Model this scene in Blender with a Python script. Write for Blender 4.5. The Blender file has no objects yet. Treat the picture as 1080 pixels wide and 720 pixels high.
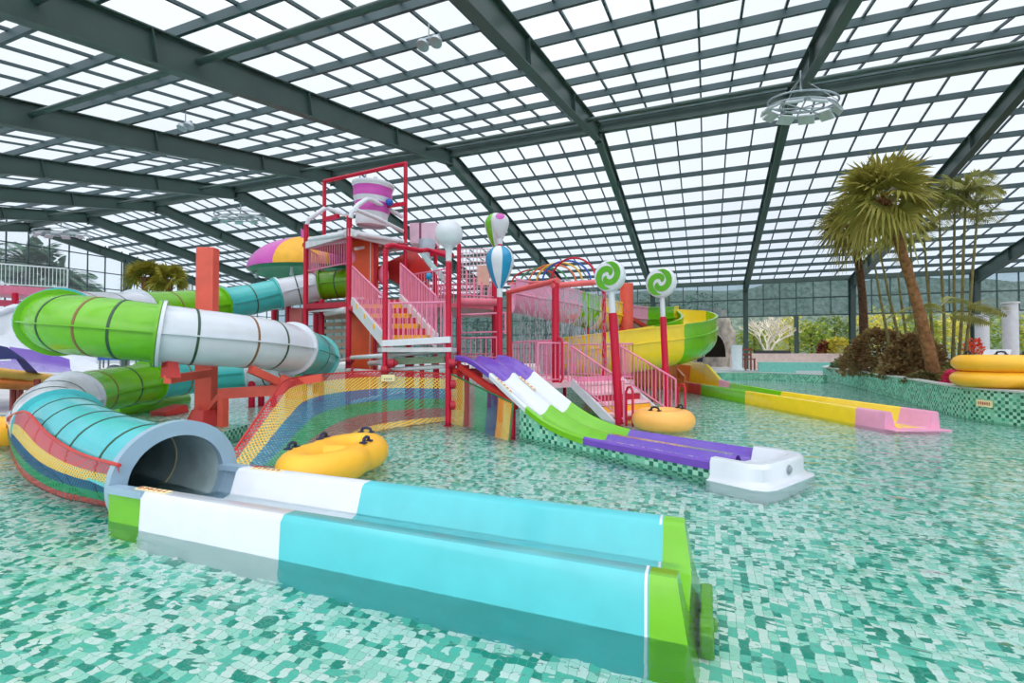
import bpy, math, random
from mathutils import Vector, Matrix, noise
random.seed(7)
C = bpy.context.scene.collection
PI = math.pi
V = Vector
# ------------------------------------------------------------------ camera model (1080 x 720 frame)
FPX = 515.0; EYE = V((0, 0, 1.6)); HOR = 370.0
YAW = math.radians(21.7)
FWD = V((-math.sin(YAW), math.cos(YAW), 0)); RGT = V((math.cos(YAW), math.sin(YAW), 0)); UP = V((0, 0, 1))
def U(px, py, d):
    "world point seen at a pixel at depth d (metres along the view)"
    return EYE + FWD*d + RGT*((px-540.0)/FPX*d) + UP*((HOR-py)/FPX*d)
def Gz(px, py, z=0.0):
    "world point seen at a pixel on the level plane z"
    d = (1.6-z)*FPX/(py-HOR)
    p = U(px, py, d); p.z = z; return p
def XZ(px, d, z):
    p = U(px, HOR, d); p.z = z; return p

# ------------------------------------------------------------------ materials
def lin(c):
    return tuple(((x/255.0)/12.92 if x/255.0 <= 0.04045 else ((x/255.0+0.055)/1.055)**2.4) for x in c) + (1.0,)
MATS = {}
def nodes(name):
    m = bpy.data.materials.new(name); m.use_nodes = True
    nt = m.node_tree; nt.nodes.clear()
    out = nt.nodes.new('ShaderNodeOutputMaterial')
    return m, nt, out
def plain(name, rgb, rough=0.4, spec=0.5, var=0.06, scale=4.0, metal=0.0, trans=0.0, coat=0.0):
    if name in MATS: return MATS[name]
    m, nt, out = nodes(name)
    b = nt.nodes.new('ShaderNodeBsdfPrincipled')
    n = nt.nodes.new('ShaderNodeTexNoise'); n.inputs['Scale'].default_value = scale; n.inputs['Detail'].default_value = 4
    tc = nt.nodes.new('ShaderNodeTexCoord')
    nt.links.new(tc.outputs['Object'], n.inputs['Vector'])
    r = nt.nodes.new('ShaderNodeValToRGB')
    c = lin(rgb)
    r.color_ramp.elements[0].position = 0.3; r.color_ramp.elements[1].position = 0.7
    r.color_ramp.elements[0].color = tuple(x*(1-var*2) for x in c[:3]) + (1,)
    r.color_ramp.elements[1].color = tuple(min(1, x*(1+var)) for x in c[:3]) + (1,)
    nt.links.new(n.outputs['Fac'], r.inputs['Fac'])
    nt.links.new(r.outputs['Color'], b.inputs['Base Color'])
    b.inputs['Roughness'].default_value = rough
    b.inputs['Specular IOR Level'].default_value = spec
    b.inputs['Metallic'].default_value = metal
    if coat: b.inputs['Coat Weight'].default_value = coat; b.inputs['Coat Roughness'].default_value = 0.08
    nt.links.new(b.outputs[0], out.inputs[0])
    MATS[name] = m
    return m
def leafmat(name, rgb, rgb2, rough=0.55):
    if name in MATS: return MATS[name]
    m, nt, out = nodes(name)
    b = nt.nodes.new('ShaderNodeBsdfPrincipled')
    n = nt.nodes.new('ShaderNodeTexNoise'); n.inputs['Scale'].default_value = 2.3; n.inputs['Detail'].default_value = 6
    g = nt.nodes.new('ShaderNodeNewGeometry')
    nt.links.new(g.outputs['Position'], n.inputs['Vector'])
    r = nt.nodes.new('ShaderNodeValToRGB')
    r.color_ramp.elements[0].position = 0.35; r.color_ramp.elements[1].position = 0.65
    r.color_ramp.elements[0].color = lin(rgb); r.color_ramp.elements[1].color = lin(rgb2)
    nt.links.new(n.outputs['Fac'], r.inputs['Fac']); nt.links.new(r.outputs['Color'], b.inputs['Base Color'])
    b.inputs['Roughness'].default_value = rough; b.inputs['Specular IOR Level'].default_value = 0.3
    t = nt.nodes.new('ShaderNodeBsdfTranslucent'); nt.links.new(r.outputs['Color'], t.inputs['Color'])
    mx = nt.nodes.new('ShaderNodeMixShader'); mx.inputs[0].default_value = 0.3
    nt.links.new(b.outputs[0], mx.inputs[1]); nt.links.new(t.outputs[0], mx.inputs[2])
    nt.links.new(mx.outputs[0], out.inputs[0])
    MATS[name] = m
    return m

# ------------------------------------------------------------------ objects
def wloc(o):
    p = V((0, 0, 0))
    while o is not None:
        p += o.location; o = o.parent
    return p
def tag(o, label=None, cat=None, group=None, kind=None):
    if label: o['label'] = label
    if cat: o['category'] = cat
    if group: o['group'] = group
    if kind: o['kind'] = kind
    return o
def thing(name, loc, label, cat, group=None):
    o = bpy.data.objects.new(name, None); C.objects.link(o); o.location = loc
    return tag(o, label, cat, group)

class MB:
    def __init__(s): s.v = []; s.f = []; s.m = []; s.uv = {}
    def add(s, vs, fs, mi=0, uvs=None):
        b = len(s.v); s.v += [V(x) for x in vs]
        for k, f in enumerate(fs):
            if uvs: s.uv[len(s.f)] = [uvs[i] for i in f]
            s.f.append([b+i for i in f]); s.m.append(mi)
        return s
    def quad(s, a, b, c, d, mi=0): return s.add([a, b, c, d], [[0, 1, 2, 3]], mi)
    def box(s, c, size, x=V((1, 0, 0)), y=None, mi=0, z=V((0, 0, 1))):
        c = V(c); x = V(x).normalized(); z = V(z).normalized()
        y = V(y).normalized() if y is not None else z.cross(x).normalized()
        hx, hy, hz = [k/2 for k in size]
        vs = [c+x*(i*hx)+y*(j*hy)+z*(k*hz) for k in (-1, 1) for j in (-1, 1) for i in (-1, 1)]
        return s.add(vs, [[0, 2, 3, 1], [4, 5, 7, 6], [0, 1, 5, 4], [2, 6, 7, 3], [0, 4, 6, 2], [1, 3, 7, 5]], mi)
    def beam(s, a, b, w, h, up=V((0, 0, 1)), mi=0):
        a = V(a); b = V(b); d = (b-a); L = d.length
        if L < 1e-6: return s
        d /= L; side = d.cross(up)
        if side.length < 1e-4: side = d.cross(V((1, 0, 0)))
        side.normalize(); u2 = side.cross(d).normalized()
        return s.box((a+b)/2, (L, w, h), d, side, mi, u2)
    def cyl(s, a, b, r, r2=None, n=12, caps=True, mi=0):
        return s.tube([a, b], [r, r if r2 is None else r2], n, caps=caps, mi=mi)
    def tube(s, path, r, n=10, closed=False, caps=True, mi=0):
        P = [V(p) for p in path]; k = len(P)
        R = r if isinstance(r, (list, tuple)) else [r]*k
        T = []
        for i in range(k):
            if closed: t = P[(i+1) % k]-P[i-1]
            else: t = P[min(i+1, k-1)]-P[max(i-1, 0)]
            T.append(t.normalized())
        ref = V((0, 0, 1)) if abs(T[0].z) < 0.9 else V((1, 0, 0))
        nrm = (ref - T[0]*ref.dot(T[0])).normalized()
        b = len(s.v)
        for i in range(k):
            nrm = (nrm - T[i]*nrm.dot(T[i])).normalized()
            bi = T[i].cross(nrm)
            for j in range(n):
                a = 2*PI*j/n
                s.v.append(P[i]+(nrm*math.cos(a)+bi*math.sin(a))*R[i])
        for i in range(k if closed else k-1):
            i2 = (i+1) % k
            for j in range(n):
                j2 = (j+1) % n
                s.f.append([b+i*n+j, b+i*n+j2, b+i2*n+j2, b+i2*n+j]); s.m.append(mi)
        if caps and not closed:
            s.f.append([b+j for j in range(n)][::-1]); s.m.append(mi)
            s.f.append([b+(k-1)*n+j for j in range(n)]); s.m.append(mi)
        return s
    def lathe(s, prof, c, n=24, axis=V((0, 0, 1)), mi=0, mfn=None):
        c = V(c); ax = V(axis).normalized()
        ref = V((1, 0, 0)) if abs(ax.x) < 0.9 else V((0, 1, 0))
        x = (ref-ax*ref.dot(ax)).normalized(); y = ax.cross(x)
        b = len(s.v)
        for (r, z) in prof:
            for j in range(n):
                a = 2*PI*j/n
                s.v.append(c+ax*z+(x*math.cos(a)+y*math.sin(a))*r)
        for i in range(len(prof)-1):
            for j in range(n):
                j2 = (j+1) % n
                s.f.append([b+i*n+j, b+i*n+j2, b+(i+1)*n+j2, b+(i+1)*n+j]); s.m.append(mfn(i, j) if mfn else mi)
        return s
    def sphere(s, c, r, n=20, mi=0, sx=1, sy=1, sz=1, mfn=None):
        m = n//2
        prof = [(max(1e-4, r*math.sin(PI*i/m)), -r*math.cos(PI*i/m)) for i in range(m+1)]
        b = len(s.v); s.lathe(prof, c, n, mi=mi, mfn=mfn)
        c = V(c)
        if (sx, sy, sz) != (1, 1, 1):
            for i in range(b, len(s.v)):
                d = s.v[i]-c; s.v[i] = c+V((d.x*sx, d.y*sy, d.z*sz))
        return s
    def torus(s, c, R, r, axis=V((0, 0, 1)), n=40, k=14, mi=0, squash=1.0):
        c = V(c); ax = V(axis).normalized()
        ref = V((1, 0, 0)) if abs(ax.x) < 0.9 else V((0, 1, 0))
        x = (ref-ax*ref.dot(ax)).normalized(); y = ax.cross(x); b = len(s.v)
        for i in range(n):
            a = 2*PI*i/n; d = x*math.cos(a)+y*math.sin(a)
            for j in range(k):
                t = 2*PI*j/k
                s.v.append(c+d*(R+r*math.cos(t))+ax*(r*squash*math.sin(t)))
        for i in range(n):
            for j in range(k):
                s.f.append([b+i*k+j, b+((i+1) % n)*k+j, b+((i+1) % n)*k+(j+1) % k, b+i*k+(j+1) % k]); s.m.append(mi)
        return s
    def grid(s, fn, nu, nv, mi=0, uvfn=None, mfn=None):
        b = len(s.v); uv = []
        for j in range(nv+1):
            for i in range(nu+1):
                s.v.append(V(fn(i/nu, j/nv)))
                uv.append(uvfn(i/nu, j/nv) if uvfn else (i/nu, j/nv))
        for j in range(nv):
            for i in range(nu):
                q = [j*(nu+1)+i, j*(nu+1)+i+1, (j+1)*(nu+1)+i+1, (j+1)*(nu+1)+i]
                s.uv[len(s.f)] = [uv[k] for k in q]
                s.f.append([b+k for k in q]); s.m.append(mfn(i, j) if mfn else mi)
        return s
    def prism(s, pts, vec, mi=0):
        "closed polygon swept along vec"
        n = len(pts); P = [V(p) for p in pts]; vec = V(vec)
        fs = [list(range(n))[::-1], list(range(n, 2*n))] + [[i, (i+1) % n, n+(i+1) % n, n+i] for i in range(n)]
        return s.add(P+[p+vec for p in P], fs, mi)
    def sweep(s, prof, frames, mi=0, caps=False, closed=False, mfn=None):
        "prof: list of (a,b); frames: list of (origin, A, B)"
        n = len(prof); b = len(s.v)
        for (o, A, B) in frames:
            for (x, y) in prof: s.v.append(o+A*x+B*y)
        for i in range(len(frames)-1):
            for j in range(n if closed else n-1):
                j2 = (j+1) % n
                s.f.append([b+i*n+j, b+i*n+j2, b+(i+1)*n+j2, b+(i+1)*n+j]); s.m.append(mfn(i, j) if mfn else mi)
        if caps:
            s.f.append([b+j for j in range(n)][::-1]); s.m.append(mi)
            k = b+(len(frames)-1)*n
            s.f.append([k+j for j in range(n)]); s.m.append(mi)
        return s
    def build(s, name, mats, parent=None, smooth=True, bevel=0, label=None, angle=40):
        me = bpy.data.meshes.new(name)
        off = wloc(parent) if parent is not None else V((0, 0, 0))
        me.from_pydata([tuple(p-off) for p in s.v], [], s.f)
        if not isinstance(mats, (list, tuple)): mats = [mats]
        for m in mats: me.materials.append(m)
        me.polygons.foreach_set('material_index', s.m)
        if s.uv:
            ul = me.uv_layers.new(name='UVMap')
            for pi, uvs in s.uv.items():
                p = me.polygons[pi]
                for li, uv in zip(p.loop_indices, uvs): ul.data[li].uv = uv
        me.update()
        if smooth:
            me.polygons.foreach_set('use_smooth', [True]*len(me.polygons))
            me.set_sharp_from_angle(angle=math.radians(angle))
        o = bpy.data.objects.new(name, me); C.objects.link(o)
        if parent is not None: o.parent = parent
        if bevel:
            b = o.modifiers.new('b', 'BEVEL'); b.width = bevel; b.segments = 2; b.limit_method = 'ANGLE'
        if label: o['label'] = label
        return o
def single(name, mb, mats, label, cat, group=None, kind=None, smooth=True, bevel=0):
    "a thing of one mesh, its origin moved to its base"
    lo = V((sum(p.x for p in mb.v)/len(mb.v), sum(p.y for p in mb.v)/len(mb.v), min(p.z for p in mb.v)))
    mb.v = [p-lo for p in mb.v]
    o = mb.build(name, mats, None, smooth, bevel); o.location = lo
    return tag(o, label, cat, group, kind)
def structure(name, mb, mats, label=None, smooth=False):
    o = mb.build(name, mats, None, smooth)
    o['kind'] = 'structure'
    if label: o['label'] = label
    return o
def copy_tree(o, parent=None, loc=None, rz=0):
    c = o.copy(); C.objects.link(c)
    if parent is not None: c.parent = parent
    if loc is not None: c.location = loc
    if rz: c.rotation_euler.z += rz
    for ch in list(o.children): copy_tree(ch, c)
    return c
def catmull(P, per=8, closed=False):
    P = [V(p) for p in P]; out = []; n = len(P)
    for i in range(n-1):
        p0 = P[max(i-1, 0)]; p1 = P[i]; p2 = P[i+1]; p3 = P[min(i+2, n-1)]
        for k in range(per):
            t = k/per
            out.append(0.5*((2*p1)+(p2-p0)*t+(2*p0-5*p1+4*p2-p3)*t*t+(3*p1-p0-3*p2+p3)*t**3))
    out.append(P[-1]); return out
def lerpk(ks, t):
    "piecewise linear through (t, value) keys"
    if t <= ks[0][0]: return ks[0][1]
    for (a, va), (b, vb) in zip(ks, ks[1:]):
        if t <= b: return va+(vb-va)*(t-a)/(b-a)
    return ks[-1][1]

# palette
WHITE = plain('gel_white', (216, 222, 232), 0.22, var=0.02, coat=0.3)
GREEN = plain('gel_green', (112, 188, 20), 0.25, var=0.04, coat=0.3)
TEAL = plain('gel_teal', (70, 190, 190), 0.25, var=0.03, coat=0.3)
LTEAL = plain('gel_aqua', (82, 194, 204), 0.25, var=0.03, coat=0.3)
GREYB = plain('gel_blue_grey', (150, 178, 200), 0.3, var=0.03, coat=0.2)
PURPLE = plain('gel_purple', (112, 72, 184), 0.22, var=0.04, coat=0.3)
YELLOW = plain('gel_yellow', (245, 212, 45), 0.25, var=0.03, coat=0.3)
GELPINK = plain('gel_pink', (232, 158, 190), 0.3, var=0.04, coat=0.2)
ORANGE = plain('gel_orange', (226, 126, 62), 0.35, var=0.06)
CRIMSON = plain('paint_crimson', (204, 18, 58), 0.35, spec=.35, var=0.05)
RED = plain('paint_red', (200, 48, 44), 0.4, var=0.06)
CORAL = plain('paint_coral', (232, 92, 74), 0.42, var=0.05)
ORCOL = plain('paint_orange_red', (226, 84, 36), 0.4, var=0.06)
PINK = plain('paint_pink', (238, 142, 176), 0.4, var=0.05)
SALMON = plain('paint_salmon', (236, 104, 104), 0.4, var=0.05)
MAGENTA = plain('gel_magenta', (214, 84, 186), 0.3, var=0.04, coat=0.2)
BLUE = plain('gel_blue', (20, 148, 196), 0.25, var=0.04, coat=0.3)
DBLUE = plain('paint_blue', (36, 92, 190), 0.4)
STEEL = plain('paint_steel_green', (62, 82, 78), 0.45, var=0.05, scale=1.2)
BAR = plain('paint_bar_teal', (58, 80, 84), 0.5, var=0.08, scale=1.0)
GALV = plain('galvanised_grey', (170, 178, 186), 0.4, metal=0.5)
PIPEW = plain('pipe_white', (226, 228, 236), 0.3, var=0.04)
SEAM_D = plain('seam_dark_green', (52, 84, 62), 0.5)
SEAM_B = plain('seam_brown', (140, 96, 62), 0.5)
TUBEY = plain('vinyl_yellow', (255, 190, 50), 0.38, var=0.03, scale=3)
TUBEO = plain('vinyl_orange', (252, 184, 92), 0.38, var=0.03, scale=3)
NAVY = plain('strap_navy', (24, 38, 82), 0.5)
BLACK = plain('strap_black', (38, 38, 42), 0.5)
TREADY = plain('tread_yellow', (250, 184, 40), 0.5)
DKRED = plain('riser_red', (184, 30, 56), 0.5)
SIGNY = plain('sign_cream', (244, 228, 176), 0.5, var=0.02)
SIGNR = plain('sign_ink_red', (190, 60, 50), 0.6)
SIGNK = plain('sign_ink_dark', (60, 60, 60), 0.6)
BARK = plain('bark_brown', (150, 108, 74), 0.85, 0.1, var=0.25, scale=9)
BARKD = plain('bark_dark', (104, 76, 60), 0.85, 0.1, var=0.25, scale=9)
# ================================================================== SETTING
# camera
cd = bpy.data.cameras.new('camera'); cam = bpy.data.objects.new('camera', cd); C.objects.link(cam)
cd.sensor_width = 36.0; cd.lens = FPX*36.0/1080.0; cd.clip_end = 400
PITCH = math.atan((HOR-360.0)/FPX)
cam.location = EYE
cam.rotation_euler = (PI/2+PITCH, 0, YAW)
bpy.context.scene.camera = cam
# overcast sky
w = bpy.data.worlds.new('sky'); bpy.context.scene.world = w; w.use_nodes = True
nt = w.node_tree; nt.nodes.clear()
wo = nt.nodes.new('ShaderNodeOutputWorld'); bg = nt.nodes.new('ShaderNodeBackground')
tc = nt.nodes.new('ShaderNodeTexCoord'); sp = nt.nodes.new('ShaderNodeSeparateXYZ')
nt.links.new(tc.outputs['Generated'], sp.inputs[0])
rp = nt.nodes.new('ShaderNodeValToRGB'); nt.links.new(sp.outputs['Z'], rp.inputs['Fac'])
e = rp.color_ramp.elements
e[0].position = 0.0; e[0].color = (0.50, 0.58, 0.62, 1)
e[1].position = 1.0; e[1].color = (1.0, 1.0, 1.0, 1)
x = rp.color_ramp.elements.new(0.06); x.color = (0.78, 0.87, 0.96, 1)
x = rp.color_ramp.elements.new(0.30); x.color = (0.93, 0.965, 1.0, 1)
nz = nt.nodes.new('ShaderNodeTexNoise'); nz.inputs['Scale'].default_value = 2.2; nz.inputs['Detail'].default_value = 5
nt.links.new(tc.outputs['Generated'], nz.inputs['Vector'])
mr = nt.nodes.new('ShaderNodeMapRange'); mr.inputs[1].default_value = 0.3; mr.inputs[2].default_value = 0.7; mr.inputs[3].default_value = 0.88; mr.inputs[4].default_value = 1.06
nt.links.new(nz.outputs['Fac'], mr.inputs[0])
mu = nt.nodes.new('ShaderNodeMix'); mu.data_type = 'RGBA'; mu.blend_type = 'MULTIPLY'; mu.inputs[0].default_value = 1.0
nt.links.new(rp.outputs['Color'], mu.inputs[6]); nt.links.new(mr.outputs[0], mu.inputs[7])
nt.links.new(mu.outputs[2], bg.inputs['Color']); bg.inputs['Strength'].default_value = 1.08
nt.links.new(bg.outputs[0], wo.inputs[0])
sc = bpy.context.scene
sc.view_settings.view_transform = 'Standard'
sc.view_settings.look = 'None'
sc.view_settings.exposure = 0.0
try:
    sc.cycles.max_bounces = 10; sc.cycles.diffuse_bounces = 4; sc.cycles.transparent_max_bounces = 16
    sc.cycles.use_denoising = True
    sc.cycles.caustics_refractive = True
    sc.cycles.sample_clamp_indirect = 6
except Exception: pass
# very wide sun lamp, added as dome fill to lift the interior
sl = bpy.data.lights.new('sun', 'SUN'); sl.energy = 3.0; sl.angle = math.radians(110); sl.color = (1, 0.98, 0.95)
so = bpy.data.objects.new('sun', sl); C.objects.link(so); so.rotation_euler = (math.radians(28), math.radians(14), 0)

# ---- tile material
def tile_mat(name, size, cols, wts, axes='XY', wall=False, grout=(150, 190, 180), gw=0.05, tint=0.0):
    m, nt, out = nodes(name)
    L = nt.links
    b = nt.nodes.new('ShaderNodeBsdfPrincipled')
    if axes == 'UV':
        g = nt.nodes.new('ShaderNodeUVMap'); vec = g.outputs[0]
    else:
        g = nt.nodes.new('ShaderNodeNewGeometry'); vec = g.outputs['Position']
    mp = nt.nodes.new('ShaderNodeVectorMath'); mp.operation = 'SCALE'; mp.inputs['Scale'].default_value = 1.0/size
    L.new(vec, mp.inputs[0])
    fl = nt.nodes.new('ShaderNodeVectorMath'); fl.operation = 'FLOOR'; L.new(mp.outputs[0], fl.inputs[0])
    sp = nt.nodes.new('ShaderNodeSeparateXYZ'); L.new(fl.outputs[0], sp.inputs[0])
    cb = nt.nodes.new('ShaderNodeCombineXYZ'); L.new(sp.outputs['X'], cb.inputs[0]); L.new(sp.outputs['Y'], cb.inputs[1])
    wn = nt.nodes.new('ShaderNodeTexWhiteNoise'); wn.noise_dimensions = '2D'; L.new(cb.outputs[0], wn.inputs['Vector'])
    fac = wn.outputs['Value']
    if wall:  # staggered dark tiles: checker parity raises the chance of dark
        ad = nt.nodes.new('ShaderNodeMath'); ad.operation = 'ADD'; L.new(sp.outputs['X'], ad.inputs[0]); L.new(sp.outputs['Y'], ad.inputs[1])
        pp = nt.nodes.new('ShaderNodeMath'); pp.operation = 'FLOORED_MODULO'; L.new(ad.outputs[0], pp.inputs[0]); pp.inputs[1].default_value = 2.0
        ml = nt.nodes.new('ShaderNodeMath'); ml.operation = 'MULTIPLY_ADD'; L.new(pp.outputs[0], ml.inputs[0]); ml.inputs[1].default_value = 0.5
        hf = nt.nodes.new('ShaderNodeMath'); hf.operation = 'MULTIPLY'; L.new(wn.outputs['Value'], hf.inputs[0]); hf.inputs[1].default_value = 0.5
        L.new(hf.outputs[0], ml.inputs[2]); fac = ml.outputs[0]
    r = nt.nodes.new('ShaderNodeValToRGB'); r.color_ramp.interpolation = 'CONSTANT'
    acc = 0
    for i, (c, wt) in enumerate(zip(cols, wts)):
        el = r.color_ramp.elements[i] if i < 2 else r.color_ramp.elements.new(acc)
        el.position = acc; el.color = lin(c); acc += wt
    L.new(fac, r.inputs['Fac'])
    fr = nt.nodes.new('ShaderNodeVectorMath'); fr.operation = 'FRACTION'; L.new(mp.outputs[0], fr.inputs[0])
    s2 = nt.nodes.new('ShaderNodeSeparateXYZ'); L.new(fr.outputs[0], s2.inputs[0])
    mn = nt.nodes.new('ShaderNodeMath'); mn.operation = 'MINIMUM'; L.new(s2.outputs['X'], mn.inputs[0]); L.new(s2.outputs['Y'], mn.inputs[1])
    lt = nt.nodes.new('ShaderNodeMath'); lt.operation = 'LESS_THAN'; L.new(mn.outputs[0], lt.inputs[0]); lt.inputs[1].default_value = gw
    mx = nt.nodes.new('ShaderNodeMix'); mx.data_type = 'RGBA'; L.new(lt.outputs[0], mx.inputs[0]); L.new(r.outputs['Color'], mx.inputs[6]); mx.inputs[7].default_value = lin(grout)
    L.new(mx.outputs[2], b.inputs['Base Color'])
    b.inputs['Roughness'].default_value = 0.25
    L.new(b.outputs[0], out.inputs[0])
    return m
TILES = tile_mat('pool_mosaic', 0.058, [(24, 160, 140), (100, 212, 192), (176, 238, 222), (220, 251, 243), (242, 255, 252)], [0.17, 0.20, 0.2, 0.24, 0.19], grout=(120, 176, 164))
WALLT = tile_mat('wall_mosaic', 0.075, [(160, 214, 190), (124, 196, 168), (20, 104, 84), (64, 156, 126)], [0.3, 0.33, 0.25, 0.12], axes='UV', wall=True, grout=(150, 200, 180), gw=0.08)

# ---- pool floor, water, deck
structure('floor', MB().quad((-70, -8, -0.32), (45, -8, -0.32), (45, 60, -0.32), (-70, 60, -0.32)), TILES)
def water_mat(name, flow=False):
    m, nt, out = nodes(name); L = nt.links
    gl = nt.nodes.new('ShaderNodeBsdfRefraction'); gl.inputs['IOR'].default_value = 1.14; gl.inputs['Roughness'].default_value = 0.0
    gl.inputs['Color'].default_value = (0.955, 1.0, 0.99, 1) if not flow else (0.95, 1, 1, 1)
    gs = nt.nodes.new('ShaderNodeBsdfGlossy'); gs.inputs['Roughness'].default_value = 0.03
    g = nt.nodes.new('ShaderNodeNewGeometry')
    mp = nt.nodes.new('ShaderNodeMapping'); L.new(g.outputs['Position'], mp.inputs['Vector'])
    mp.inputs['Rotation'].default_value = (0, 0, math.radians(-25))
    mp.inputs['Scale'].default_value = (0.8, 1.5, 1) if not flow else (2, 8, 8)
    n1 = nt.nodes.new('ShaderNodeTexNoise'); n1.inputs['Scale'].default_value = 2.6; n1.inputs['Detail'].default_value = 2.5; n1.inputs['Roughness'].default_value = 0.55; n1.inputs['Distortion'].default_value = 0.4
    L.new(mp.outputs[0], n1.inputs['Vector'])
    n2 = nt.nodes.new('ShaderNodeTexNoise'); n2.inputs['Scale'].default_value = 9.0; n2.inputs['Detail'].default_value = 1.5
    L.new(mp.outputs[0], n2.inputs['Vector'])
    ma = nt.nodes.new('ShaderNodeMath'); ma.operation = 'MULTIPLY_ADD'; L.new(n2.outputs['Fac'], ma.inputs[0]); ma.inputs[1].default_value = 0.22; L.new(n1.outputs['Fac'], ma.inputs[2])
    bp = nt.nodes.new('ShaderNodeBump'); bp.inputs['Strength'].default_value = 1.0; bp.inputs['Distance'].default_value = WAVE if not flow else 0.012
    L.new(ma.outputs[0], bp.inputs['Height'])
    L.new(bp.outputs[0], gl.inputs['Normal']); L.new(bp.outputs[0], gs.inputs['Normal'])
    fr = nt.nodes.new('ShaderNodeFresnel'); fr.inputs['IOR'].default_value = 1.42 if not flow else 1.12; L.new(bp.outputs[0], fr.inputs['Normal'])
    mx = nt.nodes.new('ShaderNodeMixShader'); L.new(fr.outputs[0], mx.inputs[0]); L.new(gl.outputs[0], mx.inputs[1]); L.new(gs.outputs[0], mx.inputs[2])
    L.new(mx.outputs[0], out.inputs[0])
    return m
WAVE = 0.034
WATER = water_mat('pool_water')
o = structure('water', MB().quad((-38, -7, 0.0), (40, -7, 0.0), (40, 37, 0.0), (-38, 37, 0.0)), WATER)
DECK = plain('deck_stone', (206, 206, 210), 0.6, var=0.06, scale=0.8)
dk = MB()
dk.box((-49, 15, -0.1), (22, 46, 0.7)); dk.box((2, 43.5, -0.05), (120, 13, 0.7)); dk.box((33, 20, -0.05), (34, 44, 0.7))
structure('ground', dk, DECK)
SOIL = plain('garden_soil', (116, 100, 74), 0.9, 0.1, var=0.3, scale=1.0)
# ---- roof: portal frames, purlins, glazing bars, panels
RY, RZ, EY, EZ = 18.7, 10.55, 39.4, 6.75          # ridge and far eave
SLOPE = (RZ-EZ)/(EY-RY)
NEARY = RY-(EY-RY)                                 # near eave
AX = -3.83; BAY = 6.5
XS = [AX+BAY*i for i in range(-6, 6)]
def roofz(y): return RZ-SLOPE*abs(y-RY)
def ibeam(mb, a, b, h0, h1, w, side):
    "I-section between a and b (top flange line), depth h0..h1 hanging below"
    a = V(a); b = V(b); z = V((0, 0, 1)); t = 0.03
    d = (b-a).normalized(); dn = -(z-d*z.dot(d)).normalized(); s = V(side)
    def slab(p0, p1, q0, q1, th):
        vs = [p0-s*th, p0+s*th, p1+s*th, p1-s*th, q0-s*th, q0+s*th, q1+s*th, q1-s*th]
        mb.add(vs, [[0, 1, 2, 3], [7, 6, 5, 4], [0, 4, 5, 1], [2, 6, 7, 3], [1, 5, 6, 2], [0, 3, 7, 4]])
    slab(a, b, a+dn*t, b+dn*t, w/2)
    slab(a+dn*(h0-t), b+dn*(h1-t), a+dn*h0, b+dn*h1, w/2)
    slab(a, b, a+dn*h0, b+dn*h1, 0.012)
    n = max(2, int((b-a).length/3.6))
    for i in range(1, n):
        k = i/n; p = a.lerp(b, k); h = h0+(h1-h0)*k
        slab(p-d*0.012, p+d*0.012, p+dn*h-d*0.012, p+dn*h+d*0.012, w/2-0.01)
for i, X in enumerate(XS):
    mb = MB()
    ibeam(mb, (X, RY, RZ-0.2), (X, EY, EZ-0.2), 0.62, 0.8, 0.26, (1, 0, 0))
    ibeam(mb, (X, RY, RZ-0.2), (X, NEARY, EZ-0.2), 0.62, 0.8, 0.26, (1, 0, 0))
    mb.box((X, RY, RZ-0.55), (0.28, 0.05, 0.75))
    structure('roof_beam', mb, STEEL)
    mb = MB()
    for (w0, w1, z0, z1) in ((0.42, 0.75, 0.2, EZ-0.2),):
        for sgn, yy in ((1, EY),):
            mb.add([(X-.14, yy+.05, z0), (X+.14, yy+.05, z0), (X+.14, yy+.02, z0), (X-.14, yy+.02, z0), (X-.14, yy+.05, z1), (X+.14, yy+.05, z1), (X+.14, yy+.02, z1), (X-.14, yy+.02, z1)],
                   [[0, 1, 5, 4], [1, 2, 6, 5], [2, 3, 7, 6], [3, 0, 4, 7]])
            mb.add([(X-.14, yy-w0, z0), (X+.14, yy-w0, z0), (X+.14, yy-w0+.03, z0), (X-.14, yy-w0+.03, z0), (X-.14, yy-w1, z1), (X+.14, yy-w1, z1), (X+.14, yy-w1+.03, z1), (X-.14, yy-w1+.03, z1)],
                   [[0, 1, 5, 4], [1, 2, 6, 5], [2, 3, 7, 6], [3, 0, 4, 7]])
            mb.add([(X-.012, yy-w0, z0), (X-.012, yy+.04, z0), (X-.012, yy+.04, z1), (X-.012, yy-w1, z1), (X+.012, yy-w0, z0), (X+.012, yy+.04, z0), (X+.012, yy+.04, z1), (X+.012, yy-w1, z1)],
                   [[0, 1, 2, 3], [7, 6, 5, 4]])
    structure('column', mb, STEEL)
x0, x1 = XS[0], XS[-1]
mb = MB()
for sgn in (-1, 1):
    n = 14
    for k in range(n+1):
        y = RY+sgn*(0.35+(EY-RY-0.45)*k/n); z = roofz(y)
        mb.box(((x0+x1)/2, y, z-0.10), (x1-x0, 0.075, 0.2))
structure('ceiling_purlin', mb, BAR)
mb = MB()
for i in range(len(XS)-1):
    for k in range(1, 7):
        X = XS[i]+BAY*k/7
        for sgn in (-1, 1):
            mb.beam((X, RY, RZ+0.02), (X, RY+sgn*(EY-RY), EZ+0.02), 0.055, 0.07)
structure('ceiling_glazing_bar', mb, BAR)
mb = MB(); mb.box(((x0+x1)/2, RY, RZ-0.33), (x1-x0, 0.24, 0.36)); structure('ridge_beam', mb, STEEL)
for y in (RY-2.0, 7.3, NEARY+1.5+5, RY+8.5):
    mb = MB(); z = roofz(y)-0.52
    if y < RY: mb.cyl((x0, y, z), (x1, y, z), 0.075, n=10); structure('strut_beam', mb, STEEL, smooth=True)
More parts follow.
